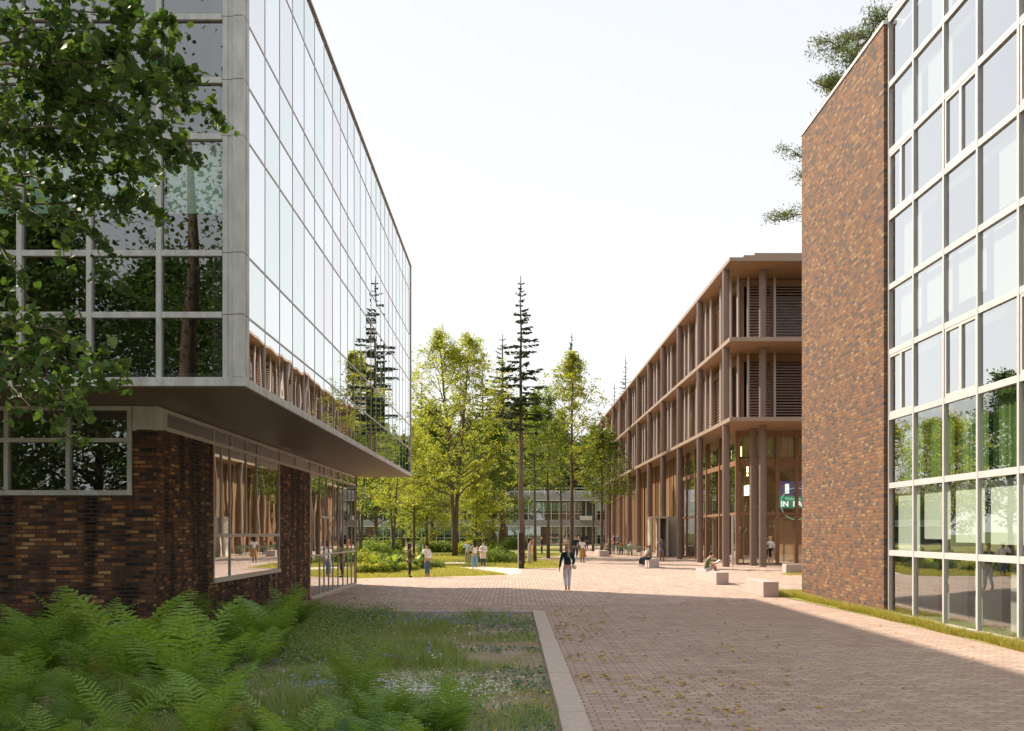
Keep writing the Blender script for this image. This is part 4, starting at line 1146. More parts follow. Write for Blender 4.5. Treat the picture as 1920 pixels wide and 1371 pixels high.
def big_leaf(seed):
    rs = np.random.RandomState(seed); mb = MB()
    for k in range(9):
        a = rs.uniform(0, 6.28); L = rs.uniform(.45, .8); W = L * .22; tilt = rs.uniform(.9, 1.35)
        u = Vector((math.cos(a) * math.cos(tilt), math.sin(a) * math.cos(tilt), math.sin(tilt))); s = Vector((-math.sin(a), math.cos(a), 0)); b0 = Vector((u.x * .3, u.y * .3, .35))
        pr = [b0]; vs = []
        for i, wdt in enumerate((.1, .7, 1.0, .75, .02)):
            p = b0 + u * L * i / 4 + Vector((u.x, u.y, -.35)) * (i / 4) ** 2 * L * .35
            vs += [p - s * W * wdt + Vector((0, 0, .02)), p, p + s * W * wdt + Vector((0, 0, .02))]
        fs = []
        for i in range(4): fs += [(i * 3, i * 3 + 1, i * 3 + 4, i * 3 + 3), (i * 3 + 1, i * 3 + 2, i * 3 + 5, i * 3 + 4)]
        mb.add(vs, fs); mb.tube([(0, 0, 0), b0], .012, 4, cap=False)
    return mb.mesh('big_leaves', M['leaf_mid'], True)
bl = big_leaf(4)
for i, (px, py, s, me, lab) in enumerate([
    (690, 1076, .75, sh_y, 'rounded yellow green shrub nearest the glass doors'), (722, 1074, .8, sh_m, 'shrub in front of the broad leafed plants, left of the woman in brown'),
    (752, 1071, .7, sh_y, 'yellow green shrub just left of the woman in brown'), (788, 1068, .75, sh_m, 'green shrub between the woman in brown and the woman in a white blouse'),
    (812, 1066, .6, sh_d, 'low green shrub right of the woman in a white blouse'), (700, 1058, 1.15, sh_y, 'taller sunlit shrub at the back of the left bed'),
    (745, 1056, 1.1, sh_m, 'taller green shrub in the middle of the back of the left bed'), (690, 1043, 1.7, sh_d, 'dark rounded shrub under the small golden maple'), (725, 1041, 1.7, sh_m, 'dark rounded shrub under the forked maple'),
    (926, 1056, 1.15, sh_d, 'low rounded shrub right of the woman in pink'), (946, 1054, 1.2, sh_m, 'rounded shrub left of the brick post'), (905, 1040, 1.4, sh_m, 'shrub behind the two women in white tops'),
    (880, 1036, 1.6, sh_y, 'golden shrub right of the forked trunk'), (815, 1036, 1.5, sh_m, 'shrub behind the man with a raised hand'), (960, 1030, 1.9, sh_d, 'shrub at the foot of the dark conifer')]):
    x, y = gp(px, py); shrub('shrub', lab, me, x, y, s, None, i * 1.7)
for i, (px, py) in enumerate([(700, 1066), (716, 1068), (738, 1063), (758, 1062), (775, 1064), (790, 1060)]):
    x, y = gp(px, py); t = thing('broad_leaf_plant', 'broad leafed plant in the sunlit bed, number', 'plant', (x, y, 0), i * 1.1, 'broad leafed plants in the left bed')
    t['label'] = 'plant with big upright leaves in the sunlit bed by the two women'
    t.scale = (.85,) * 3; link('leaves', bl, t)
for i in range(14):
    shrub('shrub', 'large shrub hidden behind the glass office and mirrored in the right hand glazing', sh_d if i % 2 else sh_m, -19 - 4.3 * i, 62 + 2.5 * i + 6 * (i % 3), 3.2 + .3 * (i % 3), 'shrubs mirrored in the right hand glazing', i * 1.3)
# ---------------------------------------------------------------- ferns
def frond(mb_v, mb_f, rs, L, az, arch, base, dens=26):
    """one lacy frond: a rachis with pinnae cut into pinnules"""
    pts = []; p = Vector(base); el = rs.uniform(1.05, 1.4)
    n = 22
    for i in range(n + 1):
        pts.append(p.copy()); t = i / n
        e = el - arch * t ** 1.5
        p = p + Vector((math.cos(az) * math.cos(e), math.sin(az) * math.cos(e), math.sin(e))) * L / n
    side = Vector((-math.sin(az), math.cos(az), 0))
    for i in range(1, n):
        t = i / n; a = pts[i]; tg = (pts[i + 1] - pts[i - 1]).normalized(); up = side.cross(tg).normalized()
        # rachis
        b = len(mb_v); r = .006 * (1 - t * .7)
        mb_v.extend([pts[i - 1] - side * r, pts[i - 1] + side * r, a + side * r, a - side * r]); mb_f.append((b, b + 1, b + 2, b + 3))
        if t < .16: continue
        tt = (t - .16) / .84
        pl = L * .27 * (math.sin(PI * (tt * .82 + .18)) ** .8) * (1.0 - .25 * tt) + .015
        for sg in (-1, 1):
            d = (side * sg + tg * .42 - up * .10 + Vector(rs.normal(size=3)) * .05).normalized(); wd = (tg - d * tg.dot(d)).normalized()
            w2 = L / n * .40; m = 6 if pl > .1 else 3; prev = None
            for k in range(m):      # serrated blade: short toothed segments along the pinna
                u0, u1 = k / m, (k + .86) / m
                c0 = a + d * pl * u0 - Vector((0, 0, 1)) * pl * .22 * u0 * u0; c1 = a + d * pl * u1 - Vector((0, 0, 1)) * pl * .22 * u1 * u1
                wa, wb = w2 * (1 - .25 * u0), w2 * (1.05 - .8 * u1)
                b = len(mb_v)
                mb_v.extend([c0 - wd * wa * .55, c0 + wd * wa * .55, c1 + wd * wb + d * pl * .02, c1 - wd * wb])
                mb_f.append((b, b + 1, b + 2, b + 3))
def fern_mesh(seed, nf, L, mat='fern'):
    rs = np.random.RandomState(seed); V_ = []; F_ = []
    for k in range(nf):
        frond(V_, F_, rs, L * rs.uniform(.7, 1.1), 2 * PI * k / nf + rs.uniform(-.4, .4), rs.uniform(.7, 1.5), (rs.normal() * .03, rs.normal() * .03, 0))
    return np_mesh('fronds', np.array([list(v) for v in V_]), np.array(F_), M[mat])
ferns = [fern_mesh(101, 9, 1.15), fern_mesh(102, 8, 1.3), fern_mesh(103, 10, 1.0, 'fern_dark'), fern_mesh(104, 7, 1.25, 'fern_dark')]
M['fern_old'] = leaf_mat('fading_fern', [(.30, .30, .06), (.38, .28, .07), (.22, .30, .07)], trans=.35)
fern_old = fern_mesh(105, 6, .8, 'fern_old')
rk = random.Random(31)
def put_fern(x, y, s, me, label, group):
    o = link('fern', me, None, (x, y, -.03), (rk.uniform(-.12, .12), rk.uniform(-.12, .12), rk.uniform(0, 6.28)), s)
    tag(o, label, 'fern', group)
spots = []
for i in range(44):     # belt along the brick wall
    y = rk.uniform(13.4, 16.8); x = rk.uniform(-8.6, -3.6)
    spots.append((x, y, rk.uniform(.6, 1.02), rk.choice(ferns[1:]), 0))
for i in range(10):
    spots.append((rk.uniform(-5.6, -4.1), rk.uniform(17, 20), rk.uniform(.8, 1.1), rk.choice(ferns), 0))
for i in range(30):     # near left
    y = rk.uniform(7.6, 11.8); x = -y * .52 + rk.random() ** 1.3 * y * .47
    spots.append((x, y, rk.uniform(.42, .8), rk.choice(ferns + [fern_old]) if rk.random() < .35 else rk.choice(ferns), 1))
for i in range(16):
    y = rk.uniform(8.0, 9.6); x = rk.uniform(-1.6, -.15)
    spots.append((x, y, rk.uniform(.5, .7), rk.choice(ferns), 1))
for x, y, s, me, gk in spots:
    put_fern(x, y, s, me, ('deep green fern in the belt along the dark brick wall', 'bright green fern in the foreground of the garden bed')[gk], ('ferns along the brick wall', 'ferns in the foreground')[gk])
for px, py, s, lab in ((135, 1240, 1.0, 'tall fern with one upright frond left of the yellowing fern'), (245, 1300, 1.25, 'tallest foreground fern with a pointed frond before the brick corner'), (375, 1150, 1.25, 'upright fern standing before the brick pier by the side window'),
                       (430, 1145, 1.2, 'fern leaning right across the lower side window'), (345, 1330, 1.15, 'fern with a long arching frond left of the blue flowers')):
    x, y = gp(px, py); put_fern(x, y, s, ferns[1], lab, None)
x, y = gp(195, 1290); put_fern(x, y, .8, fern_old, 'yellowing fern low between the two tallest foreground ferns', None)
# ---------------------------------------------------------------- bushy undergrowth, grass, flowers
def in_view(x, y, m=.56): return np.abs(x) < y * m
def blades(rs, x, y, h, w, lean, mats, name, z0=-.03):
    n = len(x); az = rs.uniform(0, 2 * PI, n)
    sd = np.stack([np.cos(az), np.sin(az), np.zeros(n)], 1); ld = np.stack([-np.sin(az + rs.normal(size=n)), np.cos(az), np.zeros(n)], 1)
    b = np.stack([x, y, np.full(n, z0)], 1); W = (w * rs.uniform(.6, 1.3, n))[:, None]; Hh = h[:, None]
    up = np.array([0, 0, 1.0])
    l = (lean * rs.uniform(.2, 1.2, n))[:, None]
    m1 = b + up * Hh * .55 + ld * Hh * l * .3; t = b + up * Hh + ld * Hh * l
    v = np.stack([b - sd * W, b + sd * W, m1 + sd * W * .7, m1 - sd * W * .7, t + sd * W * .12, t - sd * W * .12], 1).reshape(-1, 3)
    k = np.arange(n)[:, None] * 6
    f = np.concatenate([k + np.array([[0, 1, 2, 3]]), k + np.array([[3, 2, 4, 5]])], 1).reshape(-1, 4)
    return np_mesh(name, v, f, mats)
rs = np.random.RandomState(5)
def patch(x, y, s, seed):
    r = np.random.RandomState(seed); out = np.zeros(len(x))
    for k in range(14):
        a = r.uniform(0, 2 * PI); fq = s * r.uniform(.5, 2.2)
        out += np.sin((x * math.cos(a) + y * math.sin(a)) * fq + r.uniform(0, 6.28))
    return out / 3.7
n = 230000
y = 8.5 + (25.1 - 8.5) * rs.rand(n) ** .8; x = -y * .54 + rs.rand(n) * (y * .54 + .5)
pv = patch(x, y, 1.6, 1)
edge = np.clip((.5 - x) / 1.6, 0, 1)
keep = (rs.rand(n) < np.clip(.35 + .55 * pv, .04, 1) * (.25 + .75 * edge)) & (x < .49) & ~((x < -5.7) & (y > 16.9))
x, y, pv = x[keep], y[keep], pv[keep]
h = (.05 + .13 * np.clip(pv + .5, 0, 1.6)) * rs.uniform(.5, 1.5, len(x)) * np.where(x > -.7, .6, 1.0)
me = blades(rs, x, y, h, .0045, .7, M['grass'], 'grass')
tag(link('wild_grass', me), 'rough green grass covering the foreground garden bed', 'grass', kind='stuff')
# lawn blades on the sunlit lawn
n = 90000
y = 43 + rs.rand(n) ** 1.5 * 50; x = rs.uniform(-.16, .045, n) * y * 1.02
qx = x / y * F + 960; qy = 997 + F * 2 / y
def inpoly(qx, qy, P):
    ins = np.zeros(len(qx), bool); j = len(P) - 1
    for i in range(len(P)):
        xi, yi = P[i]; xj, yj = P[j]
        ins ^= ((yi > qy) != (yj > qy)) & (qx < (xj - xi) * (qy - yi) / (yj - yi + 1e-9) + xi); j = i
    return ins
PATH = [(856, 1064), (905, 1063.2), (976, 1066), (978, 1074), (955, 1078), (925, 1073), (890, 1068.5)]
onlawn = (qy < 1084 - np.clip((qx - 700) / 40, 0, 6)) & ~inpoly(qx, qy, PATH) & ~((qy > 1066) & (qx > 955)) & ~((qx > 1052) | ((qx > 1000) & (qy < 1050) & (qy > 1044))) & ~((qy > 1053.5) & (qy < 1058) & (qx > 808) & (qx < 895))
me = blades(rs, x[onlawn], y[onlawn], rs.uniform(.04, .13, onlawn.sum()), .012, .6, M['lawn_blades'], 'grass', z0=-.01)
tag(link('lawn_grass', me), 'sunlit yellow green grass blades of the lawn', 'grass', kind='stuff')
# strip of grass along the right building
n = 80000
y = rs.uniform(9, 33.4, n); x = 8.52 + np.abs(rs.normal(size=n)) * .16 + .05 * np.sin(y * 2.1)
lim = np.where(y < 24.4, 8.93, np.where(y < 31.3, 8.84, 9.6)); x = np.where(y > 31.3, 8.0 + rs.rand(n) * 1.5, x)
kp = x < lim; me = blades(rs, x[kp], y[kp], rs.uniform(.03, .2, kp.sum()) * (.6 + .5 * np.abs(np.sin(y[kp] * 3.1 + np.sin(y[kp] * 7)))), .005, .9, M['lawn_blades'], 'grass', z0=-.01)
tag(link('verge_grass', me), 'strip of sunlit grass along the foot of the right hand building', 'grass', kind='stuff')
tag(MB().add([(8.48, 8, .006), (8.96, 8, .006), (8.96, 24.4, .006), (8.86, 24.4, .006), (8.86, 31.3, .006), (9.5, 31.4, .006), (9.5, 33.5, .006), (8.1, 33.2, .006), (8.3, 30, .006), (8.48, 24.4, .006)], [tuple(range(10))]).build('verge', M['lawn']), kind='structure')
x0, y0 = gp(1470, 1078)
n = 2500; x = x0 + rs.rand(n) * 3.0; y = y0 - .6 + rs.rand(n) * 1.3
tag(link('verge_grass', blades(rs, x, y, rs.uniform(.05, .15, n), .01, .6, M['lawn_blades'], 'grass')), 'small tuft of grass beside the white bench behind the brick flank', 'grass', kind='stuff')
# leafy undergrowth
def leafy(rs, x, y, h, leaf, mat, name, per=16, aspect=.42):
    c = np.repeat(np.stack([x, y, h * .5], 1), per, axis=0); hh = np.repeat(h, per)
    c = c + rs.normal(size=c.shape) * np.stack([hh * .35, hh * .35, hh * .28], 1); c[:, 2] = np.clip(c[:, 2], .0, None)
    v, f = leaf_quads(c, leaf, rs, flat=.8, aspect=aspect); return np_mesh(name, v, f, M[mat])
n = 1500
y = rs.uniform(14.5, 24.3, n); lo = np.maximum(-5.6, -9 + (y < 16) * 0); x = lo + rs.rand(n) ** 1.4 * (3.6 - (y - 14.5) * .08)
h = rs.uniform(.15, .5, n) * np.where(y > 20, .9, 1.0)
tag(link('undergrowth', leafy(rs, x, y, h, .055, 'weed', 'undergrowth', 26)), 'leafy undergrowth along the side of the brick wall', 'undergrowth', kind='stuff')
n = 1500
y = rs.uniform(8.4, 14.5, n); x = -y * .53 + rs.rand(n) * y * .5
tag(link('undergrowth', leafy(rs, x, y, rs.uniform(.06, .22, n), .04, 'weed', 'undergrowth', 22)), 'low leafy weeds between the foreground ferns', 'undergrowth', kind='stuff')
n = 900
y = rs.uniform(9.5, 23, n); x = .45 - np.abs(rs.normal(size=n)) * .75; kp = (patch(x, y, 1.4, 7) > -.1) & (x < .47)
tag(link('ground_cover', leafy(rs, x[kp], y[kp], rs.uniform(.02, .05, kp.sum()), .028, 'sage', 'ground_cover', 26, .6)), 'silvery green ground cover creeping beside the kerb', 'ground cover', kind='stuff')
def flowers(n, cx, cy, sx, sy, hs, mat, name, label, size=.036):
    x = rs.normal(size=n) * sx + cx; y = rs.normal(size=n) * sy + cy; kp = (x < .45) & (y < 25); x, y = x[kp], y[kp]; z = rs.uniform(*hs, size=len(x))
    c = np.repeat(np.stack([x, y, z], 1), 4, axis=0) + rs.normal(size=(len(x) * 4, 3)) * size * .5
    v, f = leaf_quads(c, size, rs, flat=1.6, aspect=.85); o = link(name, np_mesh(name, v, f, M[mat])); tag(o, label, 'flowers', kind='stuff')
flowers(700, -1.9, 22.3, 1.9, .9, (.06, .22), 'petal_blue', 'blue_flowers', 'blue flowers in the grass near the back kerb')
flowers(240, -3.2, 15.8, 1.1, .6, (.08, .2), 'petal_blue', 'blue_flowers', 'patch of blue flowers in the middle of the bed')
flowers(150, -2.2, 12.2, .5, .6, (.08, .2), 'petal_blue', 'blue_flowers', 'blue flowers left of the white flowers')
flowers(1500, -1.15, 12.5, .5, .55, (.03, .12), 'petal_white', 'white_flowers', 'mat of small white flowers in the foreground grass', .028)
flowers(200, -1.6, 18, 2.0, 3.0, (.06, .2), 'petal_white', 'white_flowers', 'scattered white flowers through the grass')
flowers(110, -2.4, 19.5, 1.6, 2.6, (.1, .25), 'petal_pink', 'pink_flowers', 'scattered pink flowers through the grass', .032)
# fallen leaves
def fallen(n, fx, label, size=.075, z=.012):
    x, y = fx(n); c = np.stack([x, y, np.full(len(x), z) + rs.rand(len(x)) * .015], 1)
    v, f = leaf_quads(c, size, rs, flat=7, aspect=.75, hexa=True); tag(link('fallen_leaves', np_mesh('fallen_leaves', v, f, M['leaf_fallen'])), label, 'fallen leaves', kind='stuff')
def fa(n):
    y = 9.5 + rs.rand(n * 3) ** 1.2 * 16; x = .85 + np.abs(rs.normal(size=n * 3)) * 1.3; k = (patch(x, y, 1.5, 12) > rs.normal(size=len(x)) * .5 + .1); return x[k][:n], y[k][:n]
fallen(420, fa, 'yellow leaves fallen on the paving beside the kerb')
def fb(n): return -1.5 + rs.rand(n) * 4.0, 25.9 + rs.rand(n) ** 2 * 1.5
fallen(60, fb, 'yellow leaves fallen on the paving past the end of the bed')
def fc(n): return .45 - np.abs(rs.normal(size=n)) * .45, rs.uniform(9.5, 24, n)
fallen(110, fc, 'yellow and orange leaves fallen in the bed beside the kerb', z=.0)
def fd(n): return 3 + rs.rand(n) * 4.9, rs.uniform(11, 36, n)
fallen(110, fd, 'few yellow leaves scattered across the wide paving', size=.07)
def fe(n): return rs.uniform(9.5, 13.5, n), rs.uniform(50, 56, n)
fallen(60, fe, 'yellow leaves scattered before the hall columns', size=.08)

# ---------------------------------------------------------------- people
SK = {'light': (.62, .40, .30), 'tan': (.45, .27, .18), 'brown': (.22, .12, .075), 'dark': (.10, .055, .035)}
_mc = {}
def cm(col, rough=.8):
    k = tuple(col)
    if k not in _mc: _mc[k] = plain('cloth', col, rough=rough, var=.1, scale=9, bump=.1, bscale=25, spec=.2)
    return _mc[k]
def skin_mesh(name, nodes, edges, root, mat, lvl=1):
    me = bpy.data.meshes.new(name)
    keys = list(nodes); ix = {k: i for i, k in enumerate(keys)}
    me.from_pydata([tuple(nodes[k][0]) for k in keys], [(ix[a], ix[b]) for a, b in edges], [])
    o = bpy.data.objects.new('tmp', me); C.objects.link(o)
    mo = o.modifiers.new('s', 'SKIN'); mo.use_smooth_shade = True
    for k in keys:
        r = nodes[k][1]; r = r if hasattr(r, '__len__') else (r, r)
        sv = me.skin_vertices[0].data[ix[k]]; sv.radius = r; sv.use_root = (k == root)
    if lvl:
        sb = o.modifiers.new('b', 'SUBSURF'); sb.levels = lvl; sb.render_levels = lvl
    dg = bpy.context.evaluated_depsgraph_get()
    res = bpy.data.meshes.new_from_object(o.evaluated_get(dg))
    bpy.data.objects.remove(o)
    res.materials.clear(); res.materials.append(mat)
    res.polygons.foreach_set('use_smooth', [True] * len(res.polygons))
    return res

def pose_joints(pose, sex):
    w_ = .1 if sex == 'f' else .115
    J = dict(pelvis=(0, 0, .52), waist=(0, 0, .60), chest=(0, 0, .72), upper=(0, 0, .79), neck=(0, .0, .845), headb=(0, .008, .885), head=(0, .012, .93), crown=(0, .008, .965))
    for s, k in ((-1, 'L'), (1, 'R')):
        J['s' + k] = (s * w_, 0, .80); J['e' + k] = (s * (w_ + .03), -.015, .63); J['w' + k] = (s * (w_ + .035), .03, .49)
        J['h' + k] = (s * .052, 0, .50); J['k' + k] = (s * .055, .012, .28); J['a' + k] = (s * .056, -.012, .045); J['t' + k] = (s * .066, .07, .018)
    def arm(k, e, w): J['e' + k] = e; J['w' + k] = w
    if pose == 'walk':
        J['kR'] = (.045, .05, .285); J['aR'] = (.045, .06, .05); J['tR'] = (.05, .14, .025)
        J['kL'] = (-.045, .02, .275); J['aL'] = (-.045, -.12, .075); J['tL'] = (-.045, -.06, .02)
        arm('L', (-.15, -.03, .64), (-.17, .0, .49)); arm('R', (.14, -.02, .64), (.12, .06, .55))
    if pose == 'phone': arm('R', (.15, .06, .68), (.07, .09, .87)); arm('L', (-.15, -.02, .64), (-.10, .05, .53))
    if pose == 'phone_r': arm('L', (-.15, .06, .68), (-.07, .10, .86)); arm('R', (.16, -.03, .64), (.09, .0, .53))
    if pose == 'fold': arm('L', (-.14, .02, .64), (-.02, .12, .63)); arm('R', (.14, .02, .64), (.03, .12, .66))
    if pose == 'film': arm('L', (-.14, .07, .70), (-.09, .19, .80)); arm('R', (.15, .0, .64), (.10, .10, .70))
    if pose == 'hips': arm('L', (-.19, -.05, .66), (-.10, .02, .56)); arm('R', (.19, -.05, .66), (.10, .04, .57))
    if pose in ('sit', 'read', 'sitcross'):
        dz = -.255
        for k in list(J):
            if k[0] in 'hkat' and len(k) == 2 or k == 'pelvis': continue
            x, y, z = J[k]; J[k] = (x, y + (.03 if z > .7 else .01), z + dz)
        J['pelvis'] = (0, 0, .285)
        for s, k in ((-1, 'L'), (1, 'R')):
            J['h' + k] = (s * .055, .03, .285); J['k' + k] = (s * .07, .25, .285); J['a' + k] = (s * .06, .25 + (.03 if s > 0 else -.02), .05); J['t' + k] = (s * .065, .33, .02)
            J['e' + k] = (s * (w_ + .035), .07, .40); J['w' + k] = (s * .06, .19, .36)
        if pose == 'read':
            for k in list(J):
                if k in ('upper', 'neck'): J[k] = (J[k][0], J[k][1] + .04, J[k][2] - .01)
                if k in ('headb', 'head', 'crown'): J[k] = (J[k][0], J[k][1] + .085 + (.02 if k == 'head' else 0), J[k][2] - .03)
                if k[0] == 's' and len(k) == 2: J[k] = (J[k][0], J[k][1] + .04, J[k][2] - .01)
            for s, k in ((-1, 'L'), (1, 'R')):
                J['k' + k] = (s * .06, .21, .40); J['a' + k] = (s * .055, .16, .03 + .255); J['h' + k] = (s * .055, .02, .29)
                J['a' + k] = (s * .055, .23, .27); J['t' + k] = (s * .06, .31, .262)
                J['e' + k] = (s * (w_ + .03), .10, .42); J['w' + k] = (s * .05, .22, .45)
    return J

SPINE = [('pelvis', 'waist'), ('waist', 'chest'), ('chest', 'upper'), ('upper', 'neck'), ('neck', 'headb'), ('headb', 'head'), ('head', 'crown')]
RB = dict(pelvis=(.078, .058), waist=(.064, .048), chest=(.075, .055), upper=(.062, .045), neck=(.032, .034), headb=(.040, .046), head=(.047, .056), crown=(.030, .036))
def person(label, px, feet, H, face, pose='stand', sex='f', skin='light', hair=(.03, .02, .015), hairstyle='long', top=(.7, .7, .7), sleeves='long', bottom='trousers', bcol=(.05, .06, .1), shoes=(.05, .04, .03), wide=1.0, coat=None, z=0.0, at=None, hat=None, top_len=0):
    x, y = at if at else gp(px, feet)
    P = thing('person', label, 'person', (x, y, z), R(face)); P.scale = (H, H, H)
    J = pose_joints(pose, sex); nodes = {}
    for k in J:
        if k in RB: r = RB[k]
        else: r = {'s': .038, 'e': .029, 'w': .019, 'h': .056, 'k': .038, 'a': .025, 't': .018}[k[0]]
        nodes[k] = (Vector(J[k]), r)
    edges = list(SPINE)
    for k in 'LR': edges += [('upper', 's' + k), ('s' + k, 'e' + k), ('e' + k, 'w' + k), ('pelvis', 'h' + k), ('h' + k, 'k' + k), ('k' + k, 'a' + k), ('a' + k, 't' + k)]
    # face: nose; hands: palm with five fingers
    hd = Vector(J['head']); nodes['nose'] = (hd + Vector((0, .062, -.008)), .008); edges.append(('head', 'nose'))
    for k, s in (('L', -1), ('R', 1)):
        wv = Vector(J['w' + k]); ev = Vector(J['e' + k]); d = (wv - ev).normalized()
        sd_ = d.cross(Vector((1, 0, 0))).normalized() if abs(d.x) < .9 else Vector((0, 0, 1))
        nodes['p' + k] = (wv + d * .035, (.018, .012)); edges.append(('w' + k, 'p' + k))
        for f in range(4):
            o1 = wv + d * .058 + sd_ * (.013 - .009 * f); o2 = o1 + (d + Vector((-s * .25, .12, 0))).normalized() * (.020, .026, .024, .017)[f]
            nodes['f%s%d' % (k, f)] = (o1, .0055); nodes['g%s%d' % (k, f)] = (o2, .0045); edges += [('p' + k, 'f%s%d' % (k, f)), ('f%s%d' % (k, f), 'g%s%d' % (k, f))]
        th = wv + d * .03 + sd_ * .03; nodes['th' + k] = (th, .006); edges.append(('p' + k, 'th' + k))
    link('body', skin_mesh('body', nodes, edges, 'pelvis', cm(SK[skin], .6)), P)
    # eyes
    mb = MB()
    for s in (-1, 1): 
        c = hd + Vector((s * .018, .052, .004)); mb.box(c.x - .006, c.x + .006, c.y - .002, c.y + .004, c.z - .003, c.z + .003)
    link('eyes', mb.mesh('eyes', cm((.03, .02, .02))), P)
    # top
    g_ = 1.16
    def sub(names, gr, extra=None, root='pelvis'):
        nd = {}
        for k in names: r = nodes[k][1]; r = r if hasattr(r, '__len__') else (r, r); nd[k] = (nodes[k][0], (r[0] * gr + .004, r[1] * gr + .004))
        if extra: nd.update(extra)
        return nd
    tn = ['pelvis', 'waist', 'chest', 'upper', 'sL', 'sR']; te = [('pelvis', 'waist'), ('waist', 'chest'), ('chest', 'upper'), ('upper', 'sL'), ('upper', 'sR')]
    nd = sub(tn, g_); 
    nd['pelvis'] = (nodes['pelvis'][0] + Vector((0, 0, .018 - top_len)), (nd['pelvis'][1][0] * 1.04, nd['pelvis'][1][1] * 1.06))
    nd['neckline'] = (nodes['upper'][0].lerp(nodes['neck'][0], .55), .036); te.append(('upper', 'neckline'))
    for k in 'LR':
        e_, w_ = nodes['e' + k], nodes['w' + k]
        if sleeves == 'short': nd['q' + k] = (nodes['s' + k][0].lerp(e_[0], .6), .037); te.append(('s' + k, 'q' + k))
        if sleeves == 'long':
            nd['e' + k] = (e_[0], .034); nd['w' + k] = (w_[0].lerp(e_[0], .08), .025); te += [('s' + k, 'e' + k), ('e' + k, 'w' + k)]
    link('top', skin_mesh('top', nd, te, 'pelvis', cm(top)), P)
    # legs
    if bottom in ('trousers', 'shorts'):
        nd = {}; be = []
        nd['pelvis'] = (nodes['pelvis'][0] + Vector((0, 0, -.005)), (.085, .066)); nd['waist'] = (nodes['pelvis'][0].lerp(nodes['waist'][0], .55), (.073, .056)); be.append(('waist', 'pelvis'))
        for k in 'LR':
            h_, k_, a_ = nodes['h' + k][0], nodes['k' + k][0], nodes['a' + k][0]
            nd['h' + k] = (h_, .059)
            be.append(('pelvis', 'h' + k))
            if bottom == 'shorts': nd['m' + k] = (h_.lerp(k_, .62), .056); be.append(('h' + k, 'm' + k))
            else:
                nd['k' + k] = (k_, .044 * wide); nd['a' + k] = (a_ + (k_ - a_) * .10, .033 * wide); be += [('h' + k, 'k' + k), ('k' + k, 'a' + k)]
        link('trousers' if bottom == 'trousers' else 'shorts', skin_mesh(bottom, nd, be, 'pelvis', cm(bcol)), P)
    if bottom in ('skirt', 'pencil', 'dress', 'coat') or coat:
        zt, zb = (.60, .25) if bottom == 'skirt' else (.60, .30) if bottom == 'pencil' else (.70, .16)
        if coat: zt, zb = .78, coat[3]
        col = coat[:3] if coat else bcol
        mb = MB(); nn = 20; rings = []
        for i, t in enumerate((0, .15, .3, .6, .85, 1.0)):
            zz = zt + (zb - zt) * t
            wtop = .078 if zt < .65 else .098
            if bottom == 'pencil': rx = .075 + .02 * math.sin(min(1, t * 2.4) * PI / 2) - .022 * t
            elif bottom == 'skirt': rx = .075 + .085 * t
            else: rx = wtop + .018 * t - .02 * math.sin(PI * min(1, t * 1.7))
            fold = .008 * t * (1 if bottom != 'pencil' else 0)
            rings.append([(rx * (1 + fold * 9 * math.sin(k * 2 * PI / nn * 5)) * math.cos(2 * PI * k / nn), rx * .75 * math.sin(2 * PI * k / nn), zz) for k in range(nn)])
        vs = [v for r_ in rings for v in r_]; fs = [(i * nn + k, i * nn + (k + 1) % nn, (i + 1) * nn + (k + 1) % nn, (i + 1) * nn + k) for i in range(5) for k in range(nn)]
        mb.add(vs, fs); link('coat' if coat else ('skirt' if bottom in ('skirt', 'pencil') else 'dress_skirt'), mb.mesh('skirt', cm(col), True), P)
    # shoes
    for k in 'LR':
        a_, t_ = nodes['a' + k][0], nodes['t' + k][0]
        nd = {'a': (a_ + Vector((0, -.01, -.012)), .029), 't': (t_ + Vector((0, .0, .006)), (.027, .020)), 'm': (a_.lerp(t_, .5) + Vector((0, 0, .002)), .028)}
        link('shoe', skin_mesh('shoe', nd, [('a', 'm'), ('m', 't')], 'a', cm(shoes)), P)
    # hair
    up = Vector(J['crown']); hh = Vector(J['head']); back = Vector((0, -.018, 0))
    nd = {'c': (up + Vector((0, -.004, .012)), (.038, .046)), 'h': (hh + Vector((0, -.016, .014)), (.054, .056))}; ed = [('c', 'h')]
    if hairstyle == 'long':
        nd['n'] = (Vector(J['neck']) + Vector((0, -.035, .01)), (.052, .028)); nd['d'] = (Vector(J['upper']) + Vector((0, -.062, -.02)), (.042, .018)); ed += [('h', 'n'), ('n', 'd')]
    if hairstyle == 'ponytail':
        nd['p'] = (hh + Vector((0, -.075, .0)), .022); nd['q'] = (Vector(J['neck']) + Vector((.0, -.075, -.01)), .024); nd['r'] = (Vector(J['upper']) + Vector((0, -.075, -.07)), .008); ed += [('h', 'p'), ('p', 'q'), ('q', 'r')]
    if hairstyle == 'bun': nd['b'] = (up + Vector((0, -.05, .035)), .022); ed.append(('c', 'b'))
    if hairstyle == 'tied': nd['b'] = (hh + Vector((0, -.075, .02)), .024); ed.append(('h', 'b'))
    if hairstyle == 'curly': nd['h'] = (nd['h'][0], (.064, .066)); nd['c'] = (nd['c'][0], (.05, .058)); nd['n'] = (Vector(J['neck']) + Vector((0, -.03, .02)), (.055, .035)); ed.append(('h', 'n'))
    link('hair', skin_mesh('hair', nd, ed, 'h', cm(hair, .5)), P)
    if hat:
        nd = {'a': (up + Vector((0, .0, .012)), (.047, .052)), 'b': (up + Vector((0, .07, -.006)), (.035, .008))}
        link('cap', skin_mesh('cap', nd, [('a', 'b')], 'a', cm(hat)), P)
    return P, J, H

